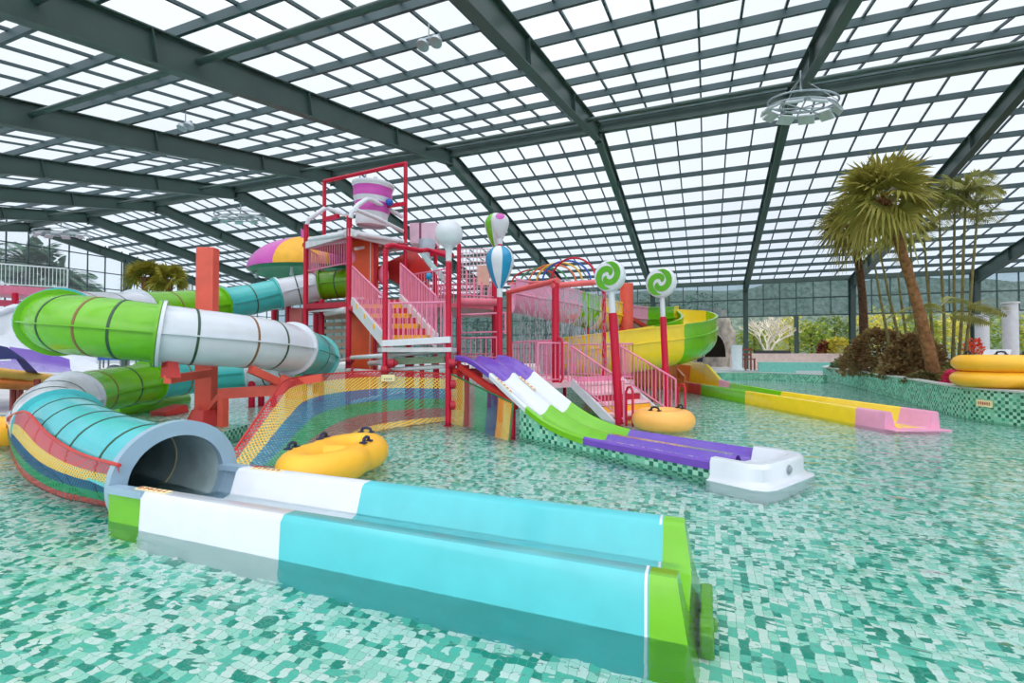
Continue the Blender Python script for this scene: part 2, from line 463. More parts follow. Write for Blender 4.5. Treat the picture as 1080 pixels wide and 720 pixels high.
mb = MB(); mb.box(((x0+x1)/2, EY-0.1, EZ-0.15), (x1-x0, 0.16, 0.34)); structure('eave_beam', mb, STEEL)
def pane_mat(name, col, tr, gloss=0.06, diff=(0.8, 0.86, 0.9), noise_sc=0.0):
    m, nt, out = nodes(name); L = nt.links
    t = nt.nodes.new('ShaderNodeBsdfTransparent'); t.inputs[0].default_value = col
    tl = nt.nodes.new('ShaderNodeBsdfTranslucent'); tl.inputs[0].default_value = diff+(1,)
    m1 = nt.nodes.new('ShaderNodeMixShader'); m1.inputs[0].default_value = tr
    if noise_sc:
        n = nt.nodes.new('ShaderNodeTexNoise'); n.inputs['Scale'].default_value = noise_sc; n.inputs['Detail'].default_value = 5
        g = nt.nodes.new('ShaderNodeNewGeometry'); L.new(g.outputs['Position'], n.inputs['Vector'])
        r = nt.nodes.new('ShaderNodeMapRange'); r.inputs[1].default_value = 0.3; r.inputs[2].default_value = 0.7; r.inputs[3].default_value = max(0, tr-0.15); r.inputs[4].default_value = tr+0.15
        L.new(n.outputs['Fac'], r.inputs[0]); L.new(r.outputs[0], m1.inputs[0])
    L.new(t.outputs[0], m1.inputs[1]); L.new(tl.outputs[0], m1.inputs[2])
    gs = nt.nodes.new('ShaderNodeBsdfGlossy'); gs.inputs['Roughness'].default_value = 0.15
    m2 = nt.nodes.new('ShaderNodeMixShader'); m2.inputs[0].default_value = gloss
    L.new(m1.outputs[0], m2.inputs[1]); L.new(gs.outputs[0], m2.inputs[2]); L.new(m2.outputs[0], out.inputs[0])
    return m
ROOFP = pane_mat('roof_sheet', (0.90, 0.945, 1, 1), 0.05, 0.0, (0.9, 0.94, 1.0))
mb = MB()
mb.quad((x0, RY, RZ+0.06), (x1, RY, RZ+0.06), (x1, EY+.3, EZ+0.06), (x0, EY+.3, EZ+0.06))
mb.quad((x0, NEARY, EZ+0.06), (x1, NEARY, EZ+0.06), (x1, RY, RZ+0.06), (x0, RY, RZ+0.06))
structure('ceiling', mb, ROOFP)
# ---- far wall glazing (hazy tinted), open below
GLASSB = pane_mat('wall_glass', (0.46, 0.58, 0.64, 1), 0.10, 0.06, (0.25, 0.33, 0.37), 0.5)
GLASSC = pane_mat('end_glass', (0.90, 0.95, 0.99, 1), 0.06, 0.05)
def glazing(xa, xb, z0, z1, idx, nz, nx):
    mb = MB(); mb.quad((xa, EY, z0), (xb, EY, z0), (xb, EY, z1), (xa, EY, z1)); structure('window_%d' % idx, mb, GLASSB)
    mb = MB()
    for k in range(nz+1):
        z = z0+(z1-z0)*k/nz; mb.box(((xa+xb)/2, EY-.05, z), (xb-xa, 0.07, 0.09))
    for k in range(1, nx):
        X = xa+(xb-xa)*k/nx; mb.box((X, EY-.04, (z0+z1)/2), (0.06, 0.06, z1-z0))
    structure('window_%d_frame' % idx, mb, BAR)
k = 1
for i in range(len(XS)-1):
    if XS[i] > -4: glazing(XS[i]+.14, XS[i+1]-.14, 4.1, EZ-0.2, k, 2, 6)
    else: glazing(XS[i]+.14, XS[i+1]-.14, 0.6, EZ-0.2, k, 5, 6)
    k += 1
# end wall (left gable)
X0 = XS[0]-0.3
mb = MB(); mb.add([(X0, NEARY, 0.3), (X0, EY, 0.3), (X0, EY, EZ), (X0, RY, RZ), (X0, NEARY, EZ)], [[0, 1, 2, 3, 4]])
structure('window_%d' % k, mb, GLASSC)
mb = MB()
for j in range(37):
    y = NEARY+(EY-NEARY)*j/36; w = 0.07
    mb.box((X0+.05, y, (0.3+roofz(y))/2), (0.07, w, roofz(y)-.3))
for j in range(1, 9):
    z = 0.3+1.22*j
    yl, yh = (NEARY, EY) if z < EZ else (RY-(RZ-z)/SLOPE, RY+(RZ-z)/SLOPE)
    mb.box((X0+.05, (yl+yh)/2, z), (0.07, yh-yl, 0.07))
structure('window_%d_frame' % k, mb, BAR)
for y in (RY-8, RY+6.0):
    mb = MB(); mb.box((X0+.3, y, roofz(y)/2-.3), (0.4, 0.36, roofz(y)-0.6)); structure('column', mb, STEEL)
# ================================================================== TUBE SLIDE
R_T = 0.49
CTRL = [  # world centreline of the enclosed slide, from tower to mouth
 (-11.2, 13.6, 3.95), (-12.4, 13.25, 3.85), (-13.3, 12.4, 3.55), (-13.75, 11.0, 3.12), (-13.6, 9.2, 2.78), (-12.95, 7.3, 2.5), (-11.5, 5.65, 2.27),
 (-10.2, 4.85, 2.08), (-9.1, 4.95, 1.98), (-8.4, 5.6, 1.87), (-7.98, 6.9, 1.75), (-8.2, 8.1, 1.62), (-8.95, 9.4, 1.45), (-10.1, 10.6, 1.26),
 (-11.6, 11.3, 1.10), (-12.9, 10.7, 0.98), (-13.5, 9.3, 0.88), (-13.1, 7.7, 0.76), (-12.3, 6.3, 0.66), (-10.9, 5.1, 0.54), (-8.9, 4.35, 0.43), (-7.05, 3.85, 0.33), (-5.22, 3.5, 0.27)]
PER = 10
TP = catmull(CTRL, PER)
def seg_pts(a, b): return TP[int(round(a*PER)):int(round(b*PER))+1]
root_loc = V((-9.5, 7.0, -0.3))
tube = thing('tube_slide', root_loc, 'enclosed spiral tube slide in green, white and teal sections with open trough in the pool', 'water slide')
SECT = [(0, 1.0, GREEN), (1.0, 2.1, WHITE), (2.1, 3.3, TEAL), (3.3, 4.7, GREEN), (4.7, 6.3, WHITE), (6.3, 7.0, TEAL), (7.0, 8.75, GREEN), (8.75, 10.75, WHITE), (10.75, 12.0, TEAL),
        (12.0, 13.2, GREEN), (13.2, 15.0, WHITE), (15.0, 16.7, TEAL), (16.7, 18.3, GREEN), (18.3, 19.75, WHITE), (19.75, 22.0, LTEAL)]
def frame_at(t):
    i = min(int(round(t*PER)), len(TP)-1)
    p = TP[i]; d = (TP[min(i+1, len(TP)-1)]-TP[max(i-1, 0)]).normalized()
    s = d.cross(V((0, 0, 1))).normalized(); u = s.cross(d).normalized()
    return p, d, s, u
def ring(mb, t, r0, r1, th, mi=0, n=36, off=0):
    p, d, s, u = frame_at(t); p = p+d*off
    prof = [(r0, -th/2), (r1, -th/2), (r1, th/2), (r0, th/2), (r0, -th/2)]
    mb.lathe(prof, p, n, axis=d, mi=mi)
last = None
for k, (a, b, mt) in enumerate(SECT):
    mb = MB()
    pts = seg_pts(a, b)
    mb.tube(pts, R_T, 36, caps=False)
    fl = 0.565
    if k > 0: ring(mb, a, R_T-.01, fl, 0.05, off=0.03)
    if k < len(SECT)-1: ring(mb, b, R_T-.01, fl, 0.05, off=-0.03)
    for sg in (-1, 1):   # lengthwise joint flange at mid height
        fr = []
        for i in range(int(round(a*PER)), int(round(b*PER))+1):
            p, d, s, u = frame_at(i/PER); fr.append((p, s*sg, u))
        mb.sweep([(R_T-.02, -.012), (R_T+.055, -.012), (R_T+.055, .012), (R_T-.02, .012)], fr)
    if k == len(SECT)-1:
        mi_ = []
    o = mb.build('tube_section', mt, tube)
    L = b-a; ns = max(1, int(round(L*2.0)))
    if k == len(SECT)-1: ns = 6
    for j in range(1, ns):
        tt = a+L*j/ns; sm = MB(); ring(sm, tt, R_T-.005, R_T+.006, 0.04); sm.build('seam', SEAM_B if j % 2 == 0 and k < 13 else SEAM_D, o)
    last = o
# inner lining + mouth ring of the last section
INNER = plain('tube_lining', (190, 212, 216), 0.3, var=0.1)
mb = MB(); mb.tube(seg_pts(19.8, 22.0), R_T-.03, 36, caps=False); mb.build('inner_wall', INNER, last)
for tt in (20.9, 21.4):
    mb = MB(); ring(mb, tt, R_T-.045, R_T-.03, 0.04); mb.build('seam', plain('seam_tan', (210, 204, 176), 0.5), last)
mb = MB(); ring(mb, 22.0, R_T-.04, 0.60, 0.10, n=48, off=0.03); mb.build('mouth_ring', GREYB, tube)
# ---- open runout trough (runs along +x)
NY, FY = 2.86, 4.00            # outer faces
XS0, XE = -5.24, -0.16
CR = 0.33; XW = -4.72
def trough_prof():  # (y, z) from outer near foot, over crest, floor, over far crest, to far foot
    return [(NY-.03, -.33), (NY+.0, CR-.05), (NY+.035, CR), (NY+.145, CR), (NY+.18, CR-.03), (NY+.26, .06), (NY+.32, .02), (FY-.32, .02), (FY-.26, .06), (FY-.18, CR-.03), (FY-.145, CR), (FY-.035, CR), (FY, CR-.05), (FY+.03, -.33)]
def trough(xa, xb, mat, name, ends=(False, False), endshift=0.0):
    mb = MB(); fr = []
    for X in (xa, xb): fr.append((V((X, 0, 0)), V((0, 1, 0)), V((0, 0, 1))))
    pr = trough_prof()
    mb.sweep(pr, fr)
    if endshift:
        n = len(pr)
        for i in range(n): mb.v[n+i].x += endshift*(CR-pr[i][1])/0.6
    if ends[1]:
        n = len(pr); b = n
        # end face strips: near wall and far wall and floor lip
        for (i0, i1) in ((0, 6), (7, 13)):
            ids = list(range(i0, i1+1)); pts = [mb.v[n+i] for i in ids]
            low = pts[-1].copy() if i0 == 0 else pts[0].copy()
            low.z = -.33; low.x = pts[0].x if i0 == 0 else pts[-1].x
            mb.add(pts+[low], [list(range(len(pts)+1))])
        a_, b_ = mb.v[n+6].copy(), mb.v[n+7].copy()
        c_, d_ = b_.copy(), a_.copy(); c_.z = d_.z = -.33; c_.x = d_.x = mb.v[n].x
        mb.add([a_, b_, c_, d_], [[0, 1, 2, 3]])
    return mb.build(name, mat, tube, smooth=True, angle=50)
trough(XW, -3.06, WHITE, 'trough_section')
trough(-3.06, -0.31, LTEAL, 'trough_section')
trough(-0.31, XE, GREEN, 'trough_section', ends=(False, True), endshift=0.10)
# white joint lines
mb = MB()
fr = [(V((X, 0, 0)), V((0, 1, 0)), V((0, 0, 1))) for X in (-.335, -.318)]
mb.sweep([(y+(-.004 if y < 3.4 else .004), z+.004) for (y, z) in trough_prof()], fr); mb.build('joint_line', WHITE, tube)
# half pipe transition between mouth and trough
XW = -4.72
mb = MB()
pr = trough_prof(); pin = pr[2:12]
def tr(u, v):
    X = XS0+0.05+(XW-XS0-.05)*u
    a = PI*v; r = R_T-.03
    q = V((0, 3.5-r*math.cos(a), 0.27-r*math.sin(a)))
    k = v*(len(pin)-1); i = min(int(k), len(pin)-2); f = k-i
    p = V((0, pin[i][0]*(1-f)+pin[i+1][0]*f, pin[i][1]*(1-f)+pin[i+1][1]*f))
    p = V((0, 3.43-0.50*math.cos(a), max(.02, CR-0.42*math.sin(a)**0.8)))
    o = q.lerp(p, u); o.x = X+.05*math.sin(a)*u
    return o
mb.grid(tr, 8, 28)
mb.build('trough_lip', GREYB, tube)
mb = MB(); mb.box(((XS0+XW)/2, 2.915, CR-.03), (XW-XS0, 0.11, 0.06)); mb.build('crest', GREYB, tube)
mb = MB(); mb.box(((XS0+XW)/2+.08, 3.945, CR-.03), (XW-XS0-.16, 0.11, 0.06)); mb.build('crest', GREYB, tube)
mb = MB(); mb.box(((XS0+XW)/2+.0, 2.93, -.04), (XW-XS0+.02, .06, .60)); mb.build('side_panel', GREEN, tube)
mb = MB(); mb.box(((XS0+XW)/2+.12, 3.985, -.04), (XW-XS0-.22, .06, .60)); mb.build('side_panel', GREEN, tube)
# drain fitting at the end under water
mb = MB(); mb.box((XE+.15, 3.45, -.2), (0.08, 0.7, 0.2)); mb.cyl((XE+.18, 3.35, -.19), (XE+.21, 3.35, -.19), .05, n=14)
mb.build('end_drain', GREEN, tube, bevel=0.02)
# instruction stickers on both crests
for (xa, yc, nm) in ((-4.86, NY+.09, 1), (-4.55, FY-.09, 2)):
    mb = MB(); mb.box((xa+.17, yc, CR+.004), (0.42, 0.075, 0.006)); s = mb.build('sticker', SIGNY, tube, label='cream sticker with red print')
    mb = MB()
    random.seed(nm)
    for q in range(6):
        for h in range(3):
            mb.box((xa+.0+q*.066, yc+random.uniform(-.02, .02), CR+.009), (random.uniform(.02, .04), .008, .004))
        mb.box((xa+.0+q*.066, yc, CR+.009), (.008, .045, .004))
    mb.build('lettering', SIGNR, s)
# water running through the trough
FLOW = water_mat('flowing_water', True)
mb = MB(); mb.grid(lambda u, v: (XS0+.3+(XE-XS0-.32)*u, NY+.245+(FY-NY-.49)*v, .085-0.02*u), 60, 6)
single('water_flow', mb, FLOW, 'clear water sheet running down the teal and white trough', 'running water', kind='stuff')

# ---- big coral support column with arms
P0 = XZ(218, 9.7, -0.3)
sup = thing('slide_support', P0, 'tall coral-red steel post with braced arms inside the tube slide loop', 'support post')
mb = MB(); mb.box(P0+V((0, 0, 2.0)), (0.34, 0.22, 3.9), x=RGT); mb.build('post', CORAL, sup, bevel=.015)
mb = MB(); b = P0
ax = RGT; ay = FWD
for sx, sy in ((1, 0), (-1, 0), (0, 1), (0, -1)):
    d = ax*sx+ay*sy
    mb.prism([b+d*.2+V((0, 0, .1)), b+d*.36+V((0, 0, .1)), b+d*.36+V((0, 0, .18)), b+d*.2+V((0, 0, .85))], (ay*sx+ax*sy)*.03)
mb.box(b+V((0, 0, .18)), (0.74, 0.74, .36), x=ax)
mb.lathe([(0.40, 0.36), (0.24, 0.75)], b, 8)
mb.build('foot', RED, sup)
def arm(p, q, w=.12, h=.16, nm='arm', m=CORAL):
    mb = MB(); mb.beam(p, q, w, h); mb.build(nm, m, sup)
zc = 1.33
arm(U(222, 393, 9.4), U(177, 400, 8.1), .12, .14)
mb = MB(); q = U(175, 392, 8.1); mb.prism([q+V((-.13, 0, -.1)), q+V((.12, 0, -.1)), q+V((.06, 0, .08)), q+V((.04, 0, .2)), q+V((-.1, 0, .2))], (0.06, .14, 0)); mb.build('saddle', RED, sup)
arm(U(231, 415, 9.3), U(298, 411, 9.6), .12, .2)
arm(U(222, 430, 9.6), U(234, 416, 9.3), .08, .1, 'brace')
arm(U(236, 420, 9.2), U(236, 452, 9.2), .13, .13, 'leg')
arm(U(264, 389, 9.0), U(297, 404, 9.6), .10, .14, 'brace')
arm(U(296, 412, 9.6), U(304, 398, 9.6), .16, .22, 'bracket')
arm(U(298, 405, 9.9), U(340, 398, 10.0), .1, .16)
# small red trestle under the far loop
for i, (px, d) in enumerate(((266, 14.5), (276, 14.8), (289, 14.6))):
    mb = MB(); p = XZ(px, d, -.3); q = p.copy(); q.z = 0.75; mb.cyl(p, q, .09, n=12); mb.cyl(p, p+V((0, 0, .06)), .17, n=14)
    single('trestle_post', mb, CRIMSON, ['red stub post under the tube slide, nearest the coral post', 'red stub post under the tube slide, middle of three', 'red stub post under the tube slide, nearest the tower'][i], 'support post', group='stub posts under the tube slide')
# ---- low mosaic block by the coral post base
mb = MB()
a, b2 = Gz(225, 470, 0), Gz(262, 457, 0)
d = (b2-a).normalized(); n = V((-d.y, d.x, 0))
def blk(u, v): return a+d*((b2-a).length*u)+V((0, 0, -.3+.48*v))
mb.grid(blk, 1, 1, uvfn=lambda u, v: ((b2-a).length*u, .5*v))
mb.grid(lambda u, v: a+d*((b2-a).length*u)+n*(.5*v)+V((0, 0, .18)), 1, 1, uvfn=lambda u, v: ((b2-a).length*u, .5*v))
mb.grid(lambda u, v: b2+n*(.5*u)+V((0, 0, -.3+.48*v)), 1, 1, uvfn=lambda u, v: (.5*u, .5*v))
single('tiled_plinth', mb, WALLT, 'low green mosaic plinth beside the coral post foot', 'plinth')
# ================================================================== RACER SLIDE (two lanes)
rU = V((-.864, .503, 0)); rW = V((.503, .864, 0)); rN = V((.64, 6.34, 0))
def RP(s, t, z): return rN+rU*s+rW*t+V((0, 0, z))
ZK = [(0, .24), (.5, .22), (.65, .21), (2.85, .20), (3.3, .25), (3.8, .36), (4.3, .56), (4.9, .86), (5.5, 1.17), (6.0, 1.37), (6.4, 1.47), (6.75, 1.49)]
def rz(s):
    # smoothed keys
    return (lerpk(ZK, s-.15)+lerpk(ZK, s)*2+lerpk(ZK, s+.15))/4
racer = thing('racer_slide', rN+V((-2.5, 1.9, -.32)), 'two-lane racer slide in purple, white and green on a mosaic base', 'water slide')
LW = 0.56
def lane_prof():
    pr = []
    for ln in (0, 1):
        t0 = ln*LW
        for k in range(0, 9):
            x = k/8.0; e = abs(2*x-1)
            pr.append((t0+.05+x*(LW-.06), -0.17*(1-e**2.2) if k not in (0, 8) else 0.0))
    pr = [(-.06, -.10), (-.055, -.01), (-.02, .02)]+pr[:9]+pr[9:]+[(2*LW+.03, .02), (2*LW+.06, -.01), (2*LW+.065, -.10)]
    return pr
def lanes(sa, sb, mat, n):
    mb = MB(); fr = []
    for i in range(n+1):
        s = sa+(sb-sa)*i/n
        fr.append((RP(s, 0, rz(s)), rW, V((0, 0, 1))))
    mb.sweep(lane_prof(), fr)
    return mb.build('lane_section', mat, racer)
for (a, b, m, n) in ((.64, 2.85, PURPLE, 8), (2.85, 4.3, GREEN, 12), (4.3, 5.45, WHITE, 8), (5.45, 6.75, PURPLE, 12)): lanes(a, b, m, n)
# end basin: white moulded tray with flange
mb = MB()
def tray(pts_t0, pts_t1): pass
hz = .27
outer = [RP(.66, -.08, 0), RP(.4, -.08, 0), RP(.18, -.08, 0), RP(.05, 0.0, 0), RP(0, .14, 0), RP(0, 2*LW-.12, 0), RP(.05, 2*LW+.02, 0), RP(.18, 2*LW+.08, 0), RP(.66, 2*LW+.08, 0)]
cen = RP(.5, LW, 0)
def lay(k, z): return [p+V((0, 0, z)) if k == 0 else cen+(p-cen)*(1+k)+V((0, 0, z)) for p in outer]
def inset(z, dd, flat=False):
    out = []
    for p in outer:
        s = (p-rN).dot(rU); t = (p-rN).dot(rW)
        s = min(s+dd, .66) if s < .6 else s
        t = t+dd if t < LW else t-dd
        out.append(RP(s, t, z))
    return out
rings = [inset(-.02, -.09), inset(.01, -.09), inset(.02, -.03), inset(.07, 0), inset(hz-.05, .0), inset(hz, .03), inset(hz, .13), inset(hz-.04, .17), inset(.10, .22)]
rings[0] = [V((p.x, p.y, -.28)) for p in rings[0]]
n = len(outer); vs = [p for r_ in rings for p in r_]; fs = []
for i in range(len(rings)-1):
    for j in range(n-1): fs.append([i*n+j, i*n+j+1, (i+1)*n+j+1, (i+1)*n+j])
fs.append([(len(rings)-1)*n+j for j in range(n)])
mb.add(vs, fs)
bas = mb.build('end_basin', WHITE, racer, angle=35)
mb = MB(); p = RP(-.003, LW, .15); mb.cyl(p+rU*.02, p-rU*.012, .06, n=18); mb.cyl(p-rU*.005, p-rU*.03, .035, n=14); mb.build('drain_cap', GALV, bas)
mb = MB(); p = RP(.36, LW, .12); mb.box(p, (.2, .6, .05), x=rU); mb.build('basin_step', WHITE, bas, bevel=.015)
# base walls in mosaic
mb = MB()
for (t, sg) in ((.0, 1), (2*LW, -1)):
    mb.grid(lambda u, v, t=t: RP(.55+3.95*u, t-.03*(1 if t == 0 else -1), -.31+(rz(.55+3.95*u)-.07+.31)*v), 24, 3, uvfn=lambda u, v: (3.95*u, (rz(.55+3.95*u)+.25)*v))
mb.grid(lambda u, v: RP(4.5, 2*LW*u, -.31+(rz(4.5)-.27+.31)*v), 4, 3, uvfn=lambda u, v: (1.1*u, 1.2*v))
mb.build('base_wall', WALLT, racer)
mb = MB(); mb.beam(RP(6.7, -.1, 1.14), RP(6.7, 2*LW+.1, 1.14), .12, .12); mb.build('top_beam', RED, racer)
mb = MB(); mb.beam(RP(6.6, -.02, 1.25), RP(4.6, -.02, .55), .1, .12); mb.build('side_beam', RED, racer)
for s_, t_ in ((4.75, .0), (4.75, 1.1), (6.6, .15), (6.6, 1.1)):
    mb = MB(); p = RP(s_, t_, -.3); q = p.copy(); q.z = rz(s_)-.2; mb.cyl(p, q, .06, n=10); mb.build('leg', CRIMSON, racer)
for (t, nm) in ((-.02, 1), (LW+.02, 2)):
    mb = MB(); mb.beam(RP(5.25, t+.0, rz(5.25)+.032), RP(4.75, t+.0, rz(4.75)+.032), .05, .006); s = mb.build('sticker', SIGNY, racer, label='cream sticker with red print')
    mb = MB()
    for q in range(5):
        ss = 5.2-.1*q; mb.beam(RP(ss, t, rz(ss)+.037), RP(ss-.05, t, rz(ss-.05)+.037), .025, .006)
    mb.build('lettering', SIGNR, s)
def wsheet(u, v):
    s = .7+2.15*u; t = .05+(2*LW-.06)*v; x = ((t-.05) % LW)/(LW-.06); e = abs(2*min(1, x)-1); return RP(s, t, rz(s)+.014-.17*(1-e**2.2))
mb = MB(); mb.grid(wsheet, 30, 36); single('water_flow', mb, FLOW, 'thin clear water running over the flat purple lanes', 'running water', kind='stuff')

# ================================================================== OPEN SPIRAL FLUME
FC = [U(541, 296, 16.0), U(575, 303, 16.2), U(600, 309, 16.8), U(628, 317, 17.6), U(655, 323, 19.0), U(680, 325, 20.4), U(706, 324, 21.4), U(728, 327, 21.0), U(738, 333, 19.4), U(726, 339, 17.6), U(700, 343, 16.6),
      U(668, 347, 16.2), U(635, 352, 16.2), U(606, 357, 17.0), U(588, 362, 18.6), U(590, 367, 20.6), U(615, 372, 22.2), U(645, 375, 22.4), U(672, 378, 21.6)]
RQ = V((.431, -.902, 0)); RQn = V((.902, .431, 0))       # runout direction and its far side
Q0 = Gz(788, 412, .36); Q0.z = 0
qs = Q0+RQn*.51-RQ*4.6
FC += [V((qs.x-RQ.x*1.2, qs.y-RQ.y*1.2, .95)), V((qs.x+RQ.x*.3, qs.y+RQ.y*.3, .62))]
FP = catmull(FC, 6)
flume = thing('open_spiral_slide', V((FP[60].x, FP[60].y, -.3)), 'open spiral flume in pink, yellow and green with long straight runout', 'water slide')
FR = .60
def flframe(i):
    p = FP[i]; d = (FP[min(i+1, len(FP)-1)]-FP[max(i-1, 0)]); d.normalize()
    s = d.cross(V((0, 0, 1))).normalized(); u = V((0, 0, 1)); return (p, s, u)
def flprof(hl, hr, dp=.42):
    pr = [(FR+.09, hr), (FR, hr)]
    k = 12
    for j in range(k+1):
        a = PI*j/k; pr.append((FR*math.cos(a), -dp-FR*math.sin(a)))
    pr += [(-FR, hl), (-FR-.09, hl)]
    pr2 = [(-FR-.09, hl-.05), (-FR-.05, hl-.05)]
    for j in range(k, -1, -1):
        a = PI*j/k; pr2.append(((FR+.05)*math.cos(a), -dp-(FR+.05)*math.sin(a)))
    pr2 += [(FR+.05, hr-.05), (FR+.09, hr-.05)]
    return pr+pr2
fsec = [(0, 2.0, GELPINK), (2.0, 2.7, GREEN), (2.7, 3.6, YELLOW), (3.6, 4.6, GELPINK), (4.6, 5.7, GREEN), (5.7, 7.2, YELLOW), (7.2, 9.9, GREEN), (9.9, 12.9, YELLOW), (12.9, 14.5, GELPINK), (14.5, 16.6, GREEN), (16.6, 20, ORANGE)]
for (a, b, m) in fsec:
    mb = MB(); i0, i1 = int(a*6), int(b*6)
    pr = flprof(.0, .0, .42 if b < 9 else .78)
    fr = [flframe(i) for i in range(i0, min(i1, len(FP)-1)+1)]
    # banked outer wall: raise the outside (left of travel when turning right)
    mb.sweep(pr, fr, closed=True, caps=True)
    o = mb.build('flume_section', m, flume)
    rb = MB()
    for sg in (-1, 1):
        rb.sweep([(sg*(FR+.04), -.52), (sg*(FR+.10), -.50), (sg*(FR+.10), -.46), (sg*(FR+.04), -.44)], fr)
    rb.build('rib', m, o)
# straight runout
def fr_prof(h): return [(-.62, -.33), (-.58, h-.03), (-.55, h), (-.47, h), (-.44, h-.03), (-.37, .06), (-.3, .02), (.3, .02), (.37, .06), (.44, h-.03), (.47, h), (.55, h), (.58, h-.03), (.62, -.33)]
def runout(s0, s1, mat, side, n=1, h0=.36, h1=.36):
    pr0 = fr_prof(h0); pr1 = fr_prof(h1)
    half = slice(0, 7) if side < 0 else slice(7, 14)
    mb = MB()
    a = [qs+RQ*s0+RQn*x+V((0, 0, z)) for x, z in pr0[half]]; b = [qs+RQ*s1+RQn*x+V((0, 0, z)) for x, z in pr1[half]]
    k = len(a); mb.add(a+b, [[i, i+1, k+i+1, k+i] for i in range(k-1)])
    foot = a[0] if side < 0 else a[-1]
    low = b[-1].copy() if side < 0 else b[0].copy(); low.z = -.33
    mb.add(b+[low], [list(range(k+1))])
    return mb.build('runout_section', mat, flume, angle=50)
def s_px(px, off):
    "station along the runout whose crest (offset off) shows at px"
    best = min((abs(540+FPX*((q-EYE).dot(RGT))/((q-EYE).dot(FWD))-px), k*.02) for k in range(0, 700) for q in [qs+RQ*(k*.02)+RQn*off])
    return best[1]
nA, nB, nC = s_px(788, -.51), s_px(905, -.51), s_px(936, -.51)
for (s0, s1, m) in ((-2.2, s_px(727, -.51), ORANGE), (s_px(727, -.51), s_px(741, -.51), RED), (s_px(741, -.51), nA, GREEN), (nA, nB, YELLOW), (nB, nC, GELPINK)): runout(s0, s1, m, -1, h0=.62 if s0 < 0 else .36)
fA, fB, fC = s_px(826, .51), s_px(952, .51), s_px(985, .51)
for (s0, s1, m, h0, h1) in ((-2.6, -.2, YELLOW, 1.15, 1.05), (-.2, .9, YELLOW, 1.05, .5), (.9, 1.7, GELPINK, .5, .42), (1.7, fA, GREEN, .42, .36), (fA, fB, YELLOW, .36, .36), (fB, fC, GELPINK, .36, .36)): runout(s0, s1, m, 1, h0=h0, h1=h1)
mb = MB(); a = -.6
mb.quad(qs+RQ*a-RQn*.31+V((0, 0, .02)), qs+RQ*nC-RQn*.31+V((0, 0, .02)), qs+RQ*nC+RQn*.31+V((0, 0, .02)), qs+RQ*a+RQn*.31+V((0, 0, .02))); mb.build('runout_floor', YELLOW, flume)
mb = MB(); mb.box(qs+RQ*(nC+.12)+V((0, 0, -.0)), (.3, 1.2, .05), x=RQ); mb.build('end_lip', GELPINK, flume, bevel=.01)
# spiral supports
pc = XZ(661, 17.9, -.3)
mb = MB(); q = pc.copy(); q.z = 4.05; mb.cyl(pc, q, .24, n=20); mb.lathe([(0.25, 0), (0.25, .02)], q, 20)
sp2 = thing('slide_support', pc, 'round coral post in the middle of the open spiral flume', 'support post'); mb.build('post', CORAL, sp2)
for (px, py, d) in ((668, 350, 16.6), (716, 346, 17.8), (700, 334, 20.8), (620, 345, 17.0)):
    mb = MB(); mb.beam(pc+V((0, 0, 1.6-(py-370)/515*18.6+.3)), U(px, py+22, d), .1, .14); mb.build('arm', RED, sp2)
for (k, lb) in ((62, 'red post under the yellow front of the open spiral flume'), (70, 'red post under the rear of the yellow front of the open spiral flume'), (16, 'red post under the upper pink run of the open spiral flume')):
    p = FP[k].copy(); zt = p.z-FR-(.8 if k > 50 else .44); p.z = -.3; q = p.copy(); q.z = zt
    st = thing('flume_post', p, lb, 'support post')
    mb = MB(); mb.cyl(p, q, .09, n=12); mb.build('post', RED, st)
    mb = MB(); mb.cyl(p, p+V((0, 0, .04)), .2, n=14); mb.build('foot', RED, st)

# ================================================================== ENTRY STAIRS with pink rails
sD = V((.80, -.6, 0)); sWd = V((.6, .80, 0)); sO = V((-1.75, 11.05, -.3))     # foot, near corner
SWID = 1.7
stairs = thing('entry_stairs', sO, 'low pink and yellow stairs rising from the pool between the lollipop posts', 'stairs')
NST = 5; RUN = 1.8; RISE = 1.1
for k in range(NST):
    mb = MB(); z1 = -.3+RISE*(k+1)/NST; x = -RUN*(k+.5)/NST
    mb.box(sO+sD*x+sWd*(SWID/2)+V((0, 0, z1+.3-.03)), (RUN/NST+.04, SWID-.1, .06), x=sD); t = mb.build('tread', TREADY if k == 0 else plain('tread_rose', (240, 200, 208), .5), stairs)
    mb = MB(); mb.box(sO+sD*(x-RUN/NST/2)+sWd*(SWID/2)+V((0, 0, z1+.3+RISE/NST/2-.05)), (.03, SWID-.1, RISE/NST-.06), x=sD); mb.build('riser', [DKRED, TREADY, DKRED, plain('tread_rose', (240, 200, 208), .5), PINK][k], t)
for t_ in (0.0, SWID):
    mb = MB(); a = sO+sWd*t_; mb.beam(a+V((0, 0, .05)), a-sD*RUN+V((0, 0, RISE)), .06, .22); mb.build('stringer', PIPEW, stairs)
DZ = .8
mb = MB(); dc = sO-sD*(RUN+1.5)+sWd*.6; mb.box(V((dc.x, dc.y, DZ-.06)), (3.0, 3.2, .12), x=sD); mb.build('landing', plain('deck_pink', (240, 196, 206), 0.5), stairs)
for (a_, b_) in ((.1, -.8), (2.9, -.8), (.1, 2.0), (2.9, 2.0)):
    mb = MB(); p = sO-sD*(RUN+a_)+sWd*b_; mb.cyl(p, V((p.x, p.y, DZ-.1)), .06, n=10); mb.build('leg', CRIMSON, stairs)
